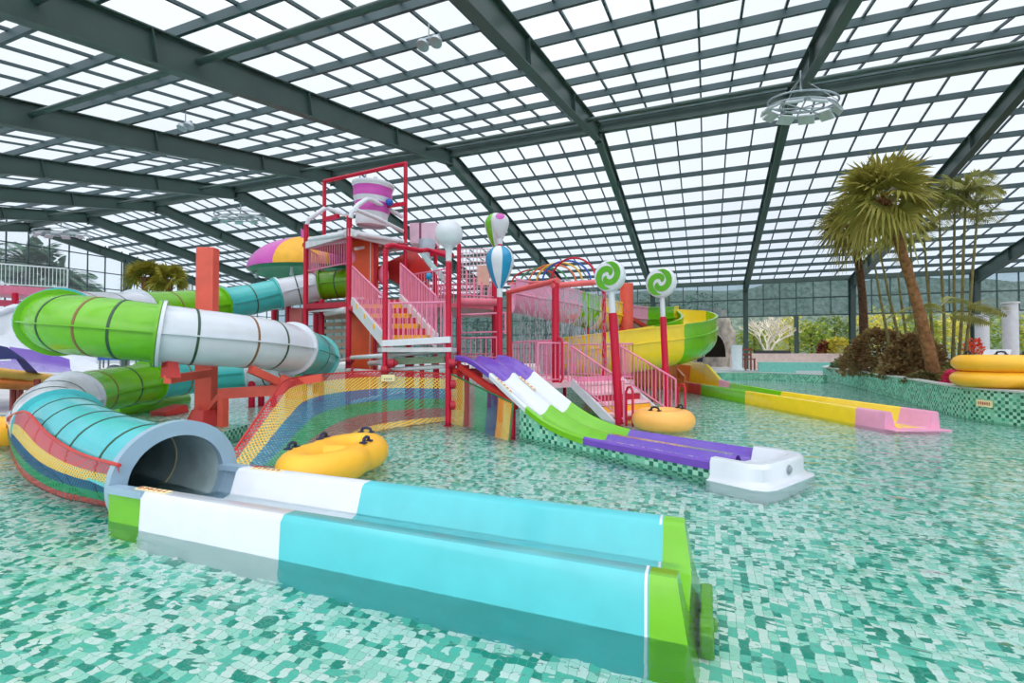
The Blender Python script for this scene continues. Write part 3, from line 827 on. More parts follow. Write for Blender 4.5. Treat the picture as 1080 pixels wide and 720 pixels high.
def rail(name, pts, h, mat, parent, gap=.13, bars=True, bottom=True, rb=.014, rr=.024, close=True):
    "railing along floor points pts with height h"
    mb = MB(); up = V((0, 0, h)); lo = V((0, 0, .08))
    mb.tube([p+up for p in pts], rr, 8)
    if bottom: mb.tube([p+lo for p in pts], rr*.8, 8)
    if close:
        for p in (pts[0], pts[-1]): mb.cyl(p+lo*.2, p+up, rr, n=8)
    if bars:
        for a, b in zip(pts, pts[1:]):
            n = max(1, int((b-a).length/gap))
            for k in range(n+1):
                p = a.lerp(b, k/n); mb.cyl(p+lo, p+up, rb, n=5, caps=False)
    return mb.build(name, mat, parent)
for t_ in (0.0, SWID):
    a = sO+sWd*t_; z0 = V((0, 0, .35))
    rail('railing', [a-sD*RUN+V((0, 0, RISE)), a+sD*.05+V((0, 0, .30))], .92, PINK, stairs)
    mb = MB(); c = a+sD*.12+V((0, 0, 0))
    mb.tube([c+V((0, 0, .1)), c+V((0, 0, 1.0)), c+sD*.05+V((0, 0, 1.1)), c+sD*.14+V((0, 0, 1.12)), c+sD*.2+V((0, 0, 1.02)), c+sD*.2+V((0, 0, .1))], .026, 8); mb.build('handrail_end', CRIMSON, stairs)
p0 = sO-sD*RUN; p0.z = DZ
rail('railing', [p0+sWd*SWID-sD*.0, p0+sWd*2.15, p0+sWd*2.15-sD*2.9], 1.0, PINK, stairs)
rail('railing', [p0+sWd*.0-sD*.15, p0-sWd*.95-sD*.15], 1.0, PINK, stairs)
rail('railing', [U(585, 399, 12.7), U(541, 397, 14.3)], 1.0, PINK, stairs)

# ================================================================== LOLLIPOPS, BALLOONS, BALL
def swirl(c, r, face, parent):
    "white disc ball with a green spiral on its flat face"
    f = V(face).normalized(); x = f.cross(V((0, 0, 1))).normalized(); y = x.cross(f).normalized()
    mb = MB()
    prof = [(1e-4, -.55*r)]+[(r*math.sin(PI*(i)/24), -.62*r*math.cos(PI*i/24)) for i in range(2, 14)]+[(r*1.0, .12*r), (r*.97, .26*r), (r*.9, .32*r), (1e-4, .34*r)]
    mb.lathe(prof, c, 36, axis=f)
    cd_ = mb.build('candy', PIPEW, parent)
    mb = MB()
    for s in range(2):
        L, Rr = [], []
        N = 30
        for i in range(N+1):
            u = i/N; a = s*PI+u*1.55*PI; rad = r*(.12+.70*u**.8); wd = r*.20*min(1, 4*u+.25)*(1 if u < .85 else max(.05, (1-u)/.15))
            dirv = x*math.cos(a)-y*math.sin(a)
            L.append(c+f*(.355*r)+dirv*max(.0, rad-wd)); Rr.append(c+f*(.355*r)+dirv*min(r*.9, rad+wd))
        mb.add(L+Rr, [[i, i+1, N+1+i+1, N+1+i] for i in range(N)])
    # solid rim ring
    n = 48; a1 = []; a2 = []
    mb.build('swirl', GREENL, cd_, smooth=False)
GREENL = plain('swirl_green', (98, 178, 30), .35)
toward = (-FWD*1.0-RGT*.75).normalized()
def lolly(px, d, ytop, yj, yb, rpx, lb, pxt, rp):
    p = XZ(px, d, -.3)
    t = thing('lollipop_post', p, lb, 'lollipop post', 'green lollipop posts')
    zj = 1.6+(HOR-yj)/FPX*d; zc = 1.6+(HOR-ytop)/FPX*d; r = rpx/FPX*d
    top = XZ(pxt, d, zc); at = lambda z: p.lerp(top, (z-p.z)/(top.z-p.z))
    mb = MB(); mb.cyl(p, at(zj), rp, rp*.95, n=18); mb.build('pole', CRIMSON, t)
    mb = MB(); mb.cyl(at(zj), at(zc-r*.9), rp*.72, n=16); mb.build('stick', PIPEW, t)
    swirl(top, r, toward, t)
lolly(654, 11.0, 291, 330, 445, 17.0, 'green swirl lollipop on a crimson post by the near stair rail, the bigger-looking one', 644, .10)
lolly(704, 12.6, 298, 334, 435, 16, 'green swirl lollipop on a crimson post beside the far stair rail', 698, .085)
def balloon(px, d, yc, rpx, yn, cols, lb, ybase=None, pole=True, nseg=8, rot=0, stemcol=None, zbase=None):
    z = lambda y: 1.6+(HOR-y)/FPX*d
    p = XZ(px, d, -.3 if zbase is None else zbase); r = rpx/FPX*d
    t = thing('balloon_post', p, lb, 'hot air balloon ornament')
    zc, zn = z(yc), z(yn)
    H = zc-zn
    prof = [(1e-4, r)]+[(r*math.sin(PI*i/20), r*math.cos(PI*i/20)) for i in range(1, 12)]
    for i in range(1, 9):
        u = i/8; prof.append((r*.985*(1-u)**1.0*(1-.0*u)+.055*u-.0+r*.12*math.sin(PI*u), -r*.16-(H-r*.16)*u))
    n = 32
    mb = MB(); mb.lathe(prof, V((p.x, p.y, zc)), n, mfn=lambda i, j: int(((j+rot) % n)*nseg/n) % len(cols)); mb.build('balloon', cols, t)
    if pole:
        mb = MB(); yj = zn-(.55*r)
        mb.cyl(V((p.x, p.y, zn+.02)), V((p.x, p.y, yj)), .07, n=14); mb.build('stem', stemcol or cols[0], t)
        mb = MB(); mb.cyl(V((p.x, p.y, yj)), p, .07, n=16); mb.build('pole', CRIMSON, t)
    return t
balloon(527, 12.0, 274, 15.2, 305, [PIPEW, BLUE], 'blue and white striped balloon ornament on a crimson post', nseg=8, rot=1)
t = balloon(523, 15.0, 236, 12, 262, [PIPEW, PIPEW, GREEN, PIPEW], 'white and green balloon ornament partly behind the pink-topped one', nseg=8, rot=4)
t = balloon(527.5, 14.2, 234, 9.5, 252, [PIPEW], 'small white balloon ornament with a pink patch near its top', nseg=1)
mb = MB(); c = XZ(527.5, 14.2, 1.6+(HOR-234)/FPX*14.2); r = 9.7/FPX*14.2
mb.lathe([(r*.42, r*.92), (r*.5, r*.88), (r*.0+.001, r*1.02)], c, 20, axis=(V((0, 0, .55))+(-FWD)*.8)); mb.build('patch', MAGENTA, t)
# ================================================================== RED FRAMES WITH FALLING WATER, RAINBOW HOOPS
GT = U(586, 296, 12.5); GB = V((GT.x, GT.y, DZ)); FT = U(537, 308, 14.5); FB = V((FT.x, FT.y, -.3)); HT = U(634, 297, 13.2); HB = XZ(637, 13.4, -.3)
fra = thing('spray_frame', GB, 'crimson pipe frame with salmon top bars dripping water beside the purple slide', 'water spray frame')
for (a, b, r, m, nm) in ((GB, GT, .095, CRIMSON, 'post'), (FB, FT, .075, RED, 'post'), (HB, V((HB.x, HB.y, HT.z)), .06, CRIMSON, 'post')):
    mb = MB(); mb.cyl(a, b, r, n=18); mb.build(nm, m, fra)
for (a, b) in ((FT, GT), (GT+V((0, 0, -.12)), HT)):
    mb = MB(); e = (b-a).normalized()*.1; mb.cyl(a-e, b+e, .075, n=16); mb.build('top_bar', SALMON, fra)
mb = MB(); c = GB+sD*.28
mb.tube([c+V((0, 0, .1)), c+V((0, 0, 1.0)), c-sD*.08+V((0, 0, 1.12)), c-sD*.2+V((0, 0, 1.12))], .03, 8); mb.tube([c+V((0, 0, .1)), c-sD*.08, c-sD*.2+V((0, 0, .0))], .03, 8); mb.build('grab_rail', CRIMSON, fra)
# falling water threads
WSTR = pane_mat('water_thread', (0.86, .9, .95, 1), .5, .15, (.85, .9, .96))
random.seed(5)
mb = MB()
for k in range(150):
    if k < 60: a = FT.lerp(GT, random.random())
    else: a = GT.lerp(HT, random.random()*.82)
    off = random.uniform(.25, 1.15); side = V((.6, .8, 0))
    base = a+side*off*random.choice((-.1, .6, 1.0))
    z = a.z-.1-off*.3
    while z > DZ+.4:
        L = random.uniform(.06, .3)
        mb.beam(V((base.x, base.y, z)), V((base.x+random.uniform(-.01, .01), base.y, z-L)), .011, .011)
        z -= L+random.uniform(.05, .35)
for k in range(40):   # arcs leaving the bar
    a = GT.lerp(HT, random.random()) if k % 2 else FT.lerp(GT, random.random()); side = V((.6, .8, 0))
    pts = [a+side*(.9*u)+V((0, 0, .15*math.sin(PI*u)-.8*u*u)) for u in [i/6 for i in range(7)]]
    mb.tube(pts, .006, 4, caps=False)
o = single('falling_water', mb, WSTR, 'thin streams of water falling from the salmon pipe bars', 'falling water', kind='stuff')
hoops = thing('rainbow_arch_tunnel', XZ(590, 15.5, 3.4), 'tunnel of thin rainbow-coloured hoops above the walkway', 'arch tunnel')
HC = [RED, plain('paint_green', (60, 150, 90), .4), ORANGE, plain('paint_yellow', (236, 190, 60), .4), DBLUE, CRIMSON]
for k in range(6):
    d = 17.2-.62*k; pl = [540, 549, 558, 566, 572, 581][k]; pr_ = [588, 598, 607, 614, 623, 629][k]; pk = [284, 282, 279, 277, 275, 272][k]
    yb = 298
    a = U(pl, yb, d); b = U(pr_, yb-2, d-.9); c = (a+b)/2; h = 1.6+(HOR-pk)/FPX*(d-.4)-c.z
    mb = MB(); mb.tube([c+(b-a)/2*math.cos(PI*(1-i/20))+V((0, 0, h*math.sin(PI*i/20))) for i in range(21)], .028, 8); mb.build('hoop', HC[k], hoops)
for (pa, da, pb, db) in ((536, 17.4, 583, 13.8), (586, 16.6, 632, 13.2)):
    mb = MB(); mb.cyl(U(pa, 299, da), U(pb, 297, db), .05, n=10); mb.build('foot_rail', SALMON, hoops)
# ================================================================== PLAY TOWER
twr = thing('play_tower', XZ(395, 14, -.3), 'tall crimson play tower with pink railings, yellow steps and an orange column', 'play structure')
def z_at(y, d): return 1.6+(HOR-y)/FPX*d
def post(px, d, ytop, m=CRIMSON, r=.07, z0=-.3, nm='post', caps=True):
    p = XZ(px, d, z0); q = p.copy(); q.z = z_at(ytop, d)
    mb = MB(); mb.cyl(p, q, r, n=14); mb.cyl(p, p+V((0, 0, .03)), r*1.9, n=14)
    if caps: mb.sphere(q, r*1.0, 12)
    return mb.build(nm, m, twr)
post(322, 15.7, 237, r=.075); post(367.5, 14.0, 229, r=.08); post(406, 11.3, 264, r=.06); post(473, 11.0, 275, r=.068); post(484, 14.0, 258, r=.06)
post(521, 17.0, 262, r=.08); post(339, 16.2, 318, r=.09); post(304, 17.2, 320, r=.09); post(289, 17.4, 326, r=.09); post(459, 17.2, 254, r=.07); post(392, 17.4, 250, r=.1)
post(431, 15.9, 300, r=.09); post(432, 12.8, 378, r=.12, z0=-.3); post(445, 14.6, 384, r=.07); post(461, 15.5, 384, r=.07); post(486, 15.5, 390, r=.07)
# orange-red column
p = XZ(383, 15.2, -.3); q = p.copy(); q.z = z_at(250, 15.2)
mb = MB(); mb.box((p+q)/2, (.78, .6, (q-p).z), x=RGT); c = mb.build('column', ORCOL, twr, bevel=.02)
mb = MB(); mb.beam(p+RGT*.42-FWD*.25, q+RGT*.42-FWD*.25, .09, .09); mb.build('corner_strip', DKRED, c)
mb = MB(); mb.beam(p+RGT*.30-FWD*.31, q+RGT*.30-FWD*.31, .015, .015); mb.build('pipe', PIPEW, c)
pp = XZ(314, 17.0, -.3); q2 = pp.copy(); q2.z = z_at(325, 17.0); mb = MB(); mb.box((pp+q2)/2, (.42, .4, (q2-pp).z), x=RGT); mb.build('column', plain('paint_dusty_red', (214, 110, 108), .5), twr)
# decks
def deck(nm, quad_, z, th, m, m2=None):
    P = [XZ(px, d, z-th) for (px, d) in quad_]
    mb = MB(); mb.prism(P, (0, 0, th)); return mb.build(nm, m, twr)
DZ0 = 1.68; DZ1 = 3.02; RZ_ = 5.1
DECKW = plain('deck_white', (226, 224, 230), .5); DECKP = plain('deck_rose', (226, 120, 140), .5)
deck('lower_deck', [(403, 11.2), (476, 10.9), (482, 14.0), (398, 14.2)], DZ0, .1, DECKW)
mb = MB(); mb.beam(U(404, 362, 11.15), U(475, 358, 10.85), .1, .14); mb.build('deck_edge', PIPEW, twr)
deck('middle_deck', [(320, 15.8), (366, 14.1), (402, 14.2), (430, 15.8), (395, 18.0), (345, 18.0)], DZ1, .14, DKRED)
deck('middle_deck', [(424, 15.6), (470, 14.3), (527, 15.6), (520, 19), (440, 19)], DZ1, .12, DECKP)
mb = MB(); mb.cyl(U(482, 318, 14.2), U(528, 319, 14.9), .12, n=14); mb.build('deck_edge', DECKP, twr)
deck('roof_platform', [(318, 15.8), (368, 13.9), (430, 15.9), (380, 18.2)], RZ_, .12, DKRED)
mb = MB()
for k in range(6):
    a = XZ(322+7*k, 15.7-.28*k, RZ_+.03); b = XZ(375+8*k, 18.0-.35*k, RZ_+.03); mb.beam(a, b, .12, .05)
mb.build('roof_slat', DECKW, twr)
mb = MB()
for (a, b) in (((322, 15.7), (368, 13.95)), ((368, 13.95), (428, 15.9))): mb.beam(XZ(*a, RZ_-.1), XZ(*b, RZ_-.1), .1, .22)
mb.build('roof_edge', DECKW, twr)
# white water pipes on the roof and under the decks
def pipe(pts, r=.06, m=PIPEW, nm='water_pipe'):
    mb = MB(); mb.tube(pts, r, 12); mb.build(nm, m, twr)
pipe([U(323, 236, 15.6), U(324, 231, 15.6), U(330, 227, 15.6), U(341, 219, 16.0), U(346, 219, 16.1), U(365, 226, 15.2)], .07)
pipe([U(369, 229, 13.9), U(370, 223, 13.9), U(377, 215, 14.2), U(386, 209, 14.6), U(391, 210, 14.8), U(408, 219, 15.6), U(424, 228, 15.9)], .07)
pipe([U(374, 220, 13.9), U(400, 231, 14.8), U(424, 243, 15.8)], .06)
pipe([U(326, 252, 15.5), U(364, 246, 14.0)], .075); pipe([U(374, 246, 13.9), U(424, 254, 15.7)], .075)
pipe([U(327, 259, 16.0), U(364, 254, 14.6)], .05); pipe([U(374, 262, 14.6), U(410, 256, 16)], .05); pipe([U(378, 268, 16), U(425, 262, 16)], .05)
pipe([U(371, 377, 13.6), U(403, 375, 11.6), U(470, 370, 11.3)], .055)
pipe([U(367, 391, 13.9), U(372, 391, 13.6), U(403, 394, 11.5)], .075)
pipe([U(390, 383, 14.2), U(404, 382, 12.0)], .07)
pipe([U(408, 390, 11.6), U(471, 386, 11.3)], .05); pipe([U(345, 382, 16.4), U(366, 379, 14.2)], .05)
pipe([U(344, 330, 15.6), U(360, 327, 14.4), U(366, 327, 14.0)], .1)
pipe([U(368, 425, 14.0), U(400, 418, 14.6), U(425, 414, 15)], .06)
mb = MB(); mb.beam(U(416, 381, 11.5), U(470, 379, 11.2), .16, .16); mb.build('deck_joist', plain('joist_green', (120, 140, 116), .6), twr)
mb = MB(); mb.beam(U(474, 390, 11.1), U(508, 396, 10.8), .12, .14); mb.build('deck_joist', RED, twr)
for (px, py, d) in ((374, 391, 13.4), (369, 380, 13.9), (406, 390, 11.2), (413, 383, 11.2), (479, 405, 10.9), (479, 427, 10.9), (477, 383, 10.9), (371, 326, 13.9)):
    mb = MB(); c = U(px, py, d); mb.cyl(c-RGT*.07, c+RGT*.07, .10, n=14); mb.sphere(c+RGT*.09, .06, 10); mb.build('valve', DKRED, twr)
# main stair
sa = [U(371, 319, 14.0), U(408, 362, 11.7)]; sb = [U(422, 316, 14.0), U(460, 359, 11.5)]
mb = MB(); mb.beam(sa[0], sa[1], .08, .34); mb.build('stringer', PIPEW, twr)
mb = MB(); mb.beam(sb[0], sb[1], .08, .34); mb.build('stringer', PIPEW, twr)
mb = MB(); mb.beam(U(366, 316, 14.1), U(384, 315, 14.1), .1, .1); mb.build('landing_edge', PIPEW, twr)
NS = 4
dn = (sa[1]-sa[0]); dn.z = 0; dn.normalize(); hstep = (sa[0].z-sa[1].z)/NS
for k in range(NS):
    u = (k+.6)/NS; a = sa[0].lerp(sa[1], u); b = sb[0].lerp(sb[1], u); m = (a+b)/2
    x = V(((b-a).x, (b-a).y, 0)); L = x.length-.12; x.normalize()
    mb = MB(); mb.box(m+V((0, 0, -.02)), (L, .40, .13), x=x); t = mb.build('tread', TREADY, twr)
    mb = MB(); n = 8
    for q in range(n): mb.box(m-dn*.20+x*(L*((q+.5)/n-.5))+V((0, 0, .045+(hstep-.13)/2)), (L/n*.6, .02, hstep-.13), x=x)
    mb.build('riser_slot', DKRED, t)
    mb = MB(); mb.box(m-dn*.22+V((0, 0, .045+(hstep-.13)/2)), (L, .01, hstep-.13), x=x); mb.build('riser', PINK, t)
rail('railing', [sa[0]+V((0, 0, .05)), sa[1]+V((0, 0, .05))], 1.0, PINK, twr)
rail('railing', [sb[0]+V((0, 0, .05)), sb[1]+V((0, 0, .05))], 1.0, PINK, twr)
rail('railing', [XZ(410, 11.25, DZ0), XZ(470, 11.0, DZ0)], 1.02, PINK, twr, gap=.11)
rail('railing', [XZ(412, 11.4, DZ0), XZ(413, 13.4, DZ0)], 1.0, PINK, twr)
rail('railing', [XZ(468, 11.2, DZ0), XZ(476, 13.6, DZ0)], 1.0, PINK, twr)
rail('railing', [XZ(433, 15.8, DZ1), XZ(472, 14.6, DZ1)], 1.05, PINK, twr)
rail('railing', [XZ(486, 14.4, DZ1), XZ(524, 15.2, DZ1)], .25, PINK, twr, bars=False)
rail('railing', [XZ(446, 18.6, DZ1), XZ(518, 18.6, DZ1)], 1.1, PINK, twr)
rail('railing', [XZ(324, 15.7, 4.1), XZ(365, 14.3, 4.1)], .78, PINK, twr)
rail('railing', [XZ(324, 15.7, 4.1), XZ(341, 17.4, 4.1)], .78, PINK, twr)
rail('railing', [XZ(486, 14.2, 1.35), XZ(524, 13.2, 1.35)], .62, PINK, twr, gap=.2)
rail('railing', [XZ(486, 14.2, 2.05), XZ(533, 13.4, 2.05)], .6, PINK, twr, bars=False)
rail('railing', [XZ(478, 16.6, .4), XZ(536, 16.6, .4)], 1.1, PINK, twr)
# crossed climbing lattice behind the balloons
def lattice(P, nu, nv, m, nm, r=.018):
    mb = MB(); f = lambda u, v: P[0]*(1-u)*(1-v)+P[1]*u*(1-v)+P[2]*u*v+P[3]*(1-u)*v
    for i in range(nu+1): mb.cyl(f(i/nu, 0), f(i/nu, 1), r, n=5, caps=False)
    for i in range(nv+1): mb.cyl(f(0, i/nv), f(1, i/nv), r, n=5, caps=False)
    return mb.build(nm, m, twr)
lattice([U(484, 316, 18), U(522, 316, 18), U(522, 262, 18), U(484, 262, 18)], 10, 12, plain('rope_pale', (226, 200, 208), .7), 'climbing_net')
lattice([U(424, 318, 18.5), U(474, 318, 18.5), U(474, 300, 18.5), U(424, 300, 18.5)], 16, 6, PINK, 'mesh_panel', .014)
mb = MB(); c = U(510, 290, 17.6); mb.box(c, (.42, .06, .72), x=RGT); mb.build('board', plain('panel_tan', (232, 196, 176), .6), twr)
for k in range(5):   # slanting side panels (dark pink)
    mb = MB(); a = U(484+8*k, 294+5.5*k, 16.5); mb.box(a, (.07, .05, .85), x=RGT); mb.build('slant_bar', PINK, twr)
# red slanted chute and roof panels in the middle
mb = MB(); P = [U(396, 282, 17.2), U(436, 262, 16.6), U(458, 288, 15.4), U(428, 300, 15.8)]; mb.prism(P, (0, 0, -.12)); mb.build('slanted_panel', RED, twr)
mb = MB(); P = [U(428, 302, 15.8), U(452, 296, 15.6), U(452, 318, 15.6), U(428, 318, 15.8)]; mb.prism(P, FWD*.06); mb.build('slide_mouth', RED, twr)
mb = MB(); mb.prism([U(441, 266, 15.6), U(446, 265, 15.6), U(474, 296, 14.9), U(466, 296, 14.9)], FWD*.1); mb.build('chute_side', plain('chute_grey', (150, 176, 176), .4), twr)
mb = MB(); mb.tube([U(407, 262, 11.3)+V((0, 0, .02)), U(408, 259, 11.3), U(412, 258, 11.4), U(443, 264, 12.2)], .06, 12); mb.build('top_bar', CRIMSON, twr)
mb = MB(); mb.tube([U(443, 264, 12.2), U(450, 263, 12.6), U(470, 269, 12.9)], .06, 12); mb.build('top_bar', CRIMSON, twr)
mb = MB(); mb.tube([U(432, 253, 17), U(455, 250, 17.1), U(459, 252, 17.2), U(459, 300, 17.2)], .06, 10); mb.build('top_bar', CRIMSON, twr)
mb = MB(); mb.tube([U(452, 268, 16.4), U(460, 265, 16.6), U(476, 269, 15.8)], .1, 10); mb.build('top_bar', CRIMSON, twr)
# inner dark boards left under the middle deck
mb = MB()
for k in range(6): mb.beam(U(342, 335+7.2*k, 16.8), U(371, 334+7.2*k, 16.8), .04, .14)
mb.build('louvre_panel', plain('louvre_beige', (206, 194, 176), .6), twr)
mb = MB(); mb.beam(U(322, 323, 15.6), U(367, 321, 14.1), .09, .16); mb.build('deck_edge', DKRED, twr)
mb = MB(); mb.beam(U(326, 327, 15.7), U(367, 325, 14.2), .09, .12); mb.build('deck_edge', PIPEW, twr)
mb = MB(); mb.sphere(U(371, 272, 15.0), .16, 16, sz=1.6); mb.build('ornament', plain('gel_rose', (240, 150, 190), .3), twr)
mb = MB(); mb.sphere(U(404, 290, 15.4), .17, 16, sz=1.9); mb.build('ornament', plain('gel_rose', (240, 150, 190), .3), twr)
mb = MB(); c = U(452, 291, 14.6); mb.sphere(c, .11, 14, sy=.8); mb.build('water_jet_head', BLUE, twr)
# white ball on the front post
bl = thing('ball_ornament', XZ(473, 11.0, z_at(279, 11.0)), 'plain white ball on the crimson post right of the yellow steps', 'ball ornament')
mb = MB(); c = XZ(473, 11.0, z_at(246, 11.0)); prof = [(1e-4, .315)]+[(.315*math.sin(PI*i/24), .315*math.cos(PI*i/24)) for i in range(1, 21)]+[(.095, -.33), (.07, -.40), (.066, -.68)]
mb.lathe(prof, c, 28); mb.build('ball', PIPEW, bl)
# sign on the front post
sg = thing('rule_sign', U(409.5, 402, 11.1), 'small cream sign with dark print on the post left of the yellow steps', 'sign')
mb = MB(); c = U(409.5, 398.5, 11.12); mb.box(c, (.30, .02, .155), x=RGT); pl = mb.build('plate', SIGNY, sg)
mb = MB()
random.seed(3)
for q in range(4):
    cc = c+RGT*(-.075+.05*q)-FWD*.012+V((0, 0, -.025))
    mb.box(cc, (.035, .004, .007), x=RGT); mb.box(cc+V((0, 0, .014)), (.028, .004, .006), x=RGT); mb.box(cc+V((0, 0, .004)), (.007, .004, .04), x=RGT)
mb.build('lettering', SIGNK, pl)
# ---- tipping bucket on its frame
bd = 15.6; bc = XZ(391, bd, z_at(238, bd))
bk = thing('tipping_bucket', bc, 'big magenta and white striped tipping bucket on the tower roof', 'bucket')
H = z_at(196, bd)-bc.z; 
prof = []
for i in range(17):
    u = i/16; prof.append((.47+.17*u+.015*math.sin(u*20), H*u))
prof += [(.665, H), (.665, H+.07), (.60, H+.07), (.58, H-.1), (.45, .1), (1e-4, .08)]
bands = [0, 0, 0, 0, 0, 1, 1, 1, 1, 0, 0, 1, 1, 1, 1, 0, 0]
mb = MB(); mb.lathe(prof, bc, 36, axis=V((.05, 0, 1)), mfn=lambda i, j: bands[i] if i < 17 else 0); bo = mb.build('bucket', [PIPEW, MAGENTA], bk)
mb = MB(); c = bc+V((0.0, -.0, H+.1)); mb.cyl(c+RGT*.12-V((0, 0, .1)), c+RGT*.12+V((0, 0, .22)), .06, n=12); mb.build('inlet', PIPEW, bk)
mb = MB(); c = U(410, 212.5, 15.3); mb.sphere(c, .12, 14); mb.build('counterweight', DBLUE, bk)
mb = MB(); mb.beam(U(404, 217, 15.4), U(426, 214, 15.8), .09, .12); mb.build('pivot_arm', CRIMSON, bk)
frm = thing('bucket_frame', XZ(427, 15.9, RZ_), 'tall crimson pipe gantry standing over the magenta striped bucket', 'gantry')
a0 = XZ(341, 17.0, RZ_+.0); a1 = U(341, 190, 17.0); b1 = U(427, 171, 15.9); b0 = XZ(427, 15.9, 2.9)
mb = MB(); mb.cyl(a0, a1, .065, n=12); mb.build('post', CRIMSON, frm)
mb = MB(); mb.cyl(b0, b1+V((0, 0, .0)), .065, n=12); mb.build('post', CRIMSON, frm)
mb = MB(); mb.cyl(a1, b1, .065, n=12); mb.sphere(a1, .066, 10); mb.sphere(b1, .066, 10); mb.build('top_bar', CRIMSON, frm)
mb = MB(); mb.beam(U(341, 231, 17.0), U(356, 227, 16.4), .1, .14); mb.build('bracket', CRIMSON, frm)
for px in (380, 386):
    mb = MB(); u = (px-341)/86; t = a1.lerp(b1, u); mb.cyl(t, V((t.x, t.y, t.z-.38)), .025, n=8); mb.build('hanger', GALV, frm)
# ---- second, smaller hopper bucket
hp = thing('tipping_bucket', U(447, 284, 16.6), 'pale pink angular hopper bucket with a grey spout behind the white ball', 'bucket')
for (pa, pb, m) in ((432, 441.5, plain('gel_blush', (240, 206, 226), .35)), (441.5, 444, plain('gel_plum', (150, 70, 110), .4)), (444, 459, plain('gel_blush', (240, 206, 226), .35))):
    mb = MB(); P = [U(pa, 256, 16.6), U(pb, 256, 16.6), U(pb+(.6 if pb > 450 else 0), 234, 16.6), U(pa-(.6 if pa < 435 else 0), 234.5, 16.6)]; mb.prism(P, FWD*.9); mb.build('side_panel', m, hp)
mb = MB(); c = U(450, 262, 16.5); mb.lathe([(.28, .30), (.26, .0), (.12, -.45), (.11, -.7)], c, 20); mb.build('spout', plain('gel_pale_blue', (196, 214, 228), .35), hp)
# ---- mushroom umbrella
uc = XZ(334, 19.0, -.3)
um = thing('mushroom_umbrella', uc, 'big striped mushroom umbrella in magenta, yellow and green behind the tower', 'water umbrella')
zr = z_at(288, 19.0); zt = z_at(252, 19.0); RR = 66/FPX*19.0
prof = [(1e-4, zt-zr)]+[(RR*math.sin(PI/2*i/14), (zt-zr)*math.cos(PI/2*i/14)) for i in range(1, 15)]
cols = [MAGENTA, TREADY, MAGENTA, TREADY, plain('gel_deep_green', (40, 130, 90), .35)]
mb = MB(); c0 = V((uc.x, uc.y, zr)); rotk = 3
mb.lathe(prof, c0, 48, mfn=lambda i, j: int(((j+17) % 48)/6) % 2); mb.build('cap', [MAGENTA, TREADY], um)
mb = MB(); mb.lathe([(RR*.99, 0), (RR*.93, -.10), (RR*.7, .12), (RR*.3, .35), (.1, .42)], c0, 40); mb.build('underside', plain('gel_deep_green', (38, 112, 84), .4), um)
mb = MB(); mb.cyl(uc, V((uc.x, uc.y, zr+.3)), .14, n=14); mb.build('pole', CRIMSON, um)
for (px, py, d) in ((270, 287, 18.4), (307, 284, 17.2)):
    mb = MB(); a = U(px, py-3, d); mb.cyl(a, a-V((0, 0, .28)), .05, n=10); mb.cyl(a-V((0, 0, .2)), a-V((0, 0, .3)), .07, n=10); mb.build('spray_nozzle', PIPEW, um)
# little magenta pennant tip beside the roof platform
mb = MB(); mb.prism([U(316, 240, 17.5), U(321, 244, 17.5), U(322, 256, 17.5), U(317, 258, 17.5)], FWD*.05); single('pennant', mb, MAGENTA, 'small magenta pennant at the far corner of the tower roof', 'pennant')
# ================================================================== SAFETY NETS
def net_mat(name, bands, cell=0.055, line=0.30, use='V'):
    m, nt, out = nodes(name); L = nt.links
    uv = nt.nodes.new('ShaderNodeUVMap'); sp = nt.nodes.new('ShaderNodeSeparateXYZ'); L.new(uv.outputs[0], sp.inputs[0])
    g = nt.nodes.new('ShaderNodeAttribute'); g.attribute_name = 'metric'
    s2 = nt.nodes.new('ShaderNodeSeparateXYZ'); L.new(g.outputs['Vector'], s2.inputs[0])
    r = nt.nodes.new('ShaderNodeValToRGB'); r.color_ramp.interpolation = 'CONSTANT'
    for i, (p, c) in enumerate(bands):
        el = r.color_ramp.elements[i] if i < 2 else r.color_ramp.elements.new(p)
        el.position = p; el.color = lin(c)
    L.new(sp.outputs['Y'], r.inputs['Fac'])
    b = nt.nodes.new('ShaderNodeBsdfPrincipled'); L.new(r.outputs['Color'], b.inputs['Base Color']); b.inputs['Roughness'].default_value = .7
    def mth(op, a, bb=None, v=None):
        n = nt.nodes.new('ShaderNodeMath'); n.operation = op; L.new(a, n.inputs[0])
        if bb is not None: L.new(bb, n.inputs[1])
        if v is not None: n.inputs[1].default_value = v
        return n.outputs[0]
    lines = []
    for op in ('ADD', 'SUBTRACT'):
        d = mth(op, s2.outputs['X'], s2.outputs['Y']); d = mth('DIVIDE', d, v=cell); d = mth('FRACT', d); lines.append(mth('LESS_THAN', d, v=line))
    mk = mth('MAXIMUM', lines[0], lines[1])
    t = nt.nodes.new('ShaderNodeBsdfTransparent')
    mx = nt.nodes.new('ShaderNodeMixShader'); L.new(mk, mx.inputs[0]); L.new(t.outputs[0], mx.inputs[1]); L.new(b.outputs[0], mx.inputs[2])
    L.new(mx.outputs[0], out.inputs[0])
    return m
cR, cY, cB, cG, cM, cN, cO = (206, 50, 60), (238, 196, 80), (40, 120, 160), (40, 150, 90), (150, 90, 84), (26, 70, 120), (240, 160, 50)
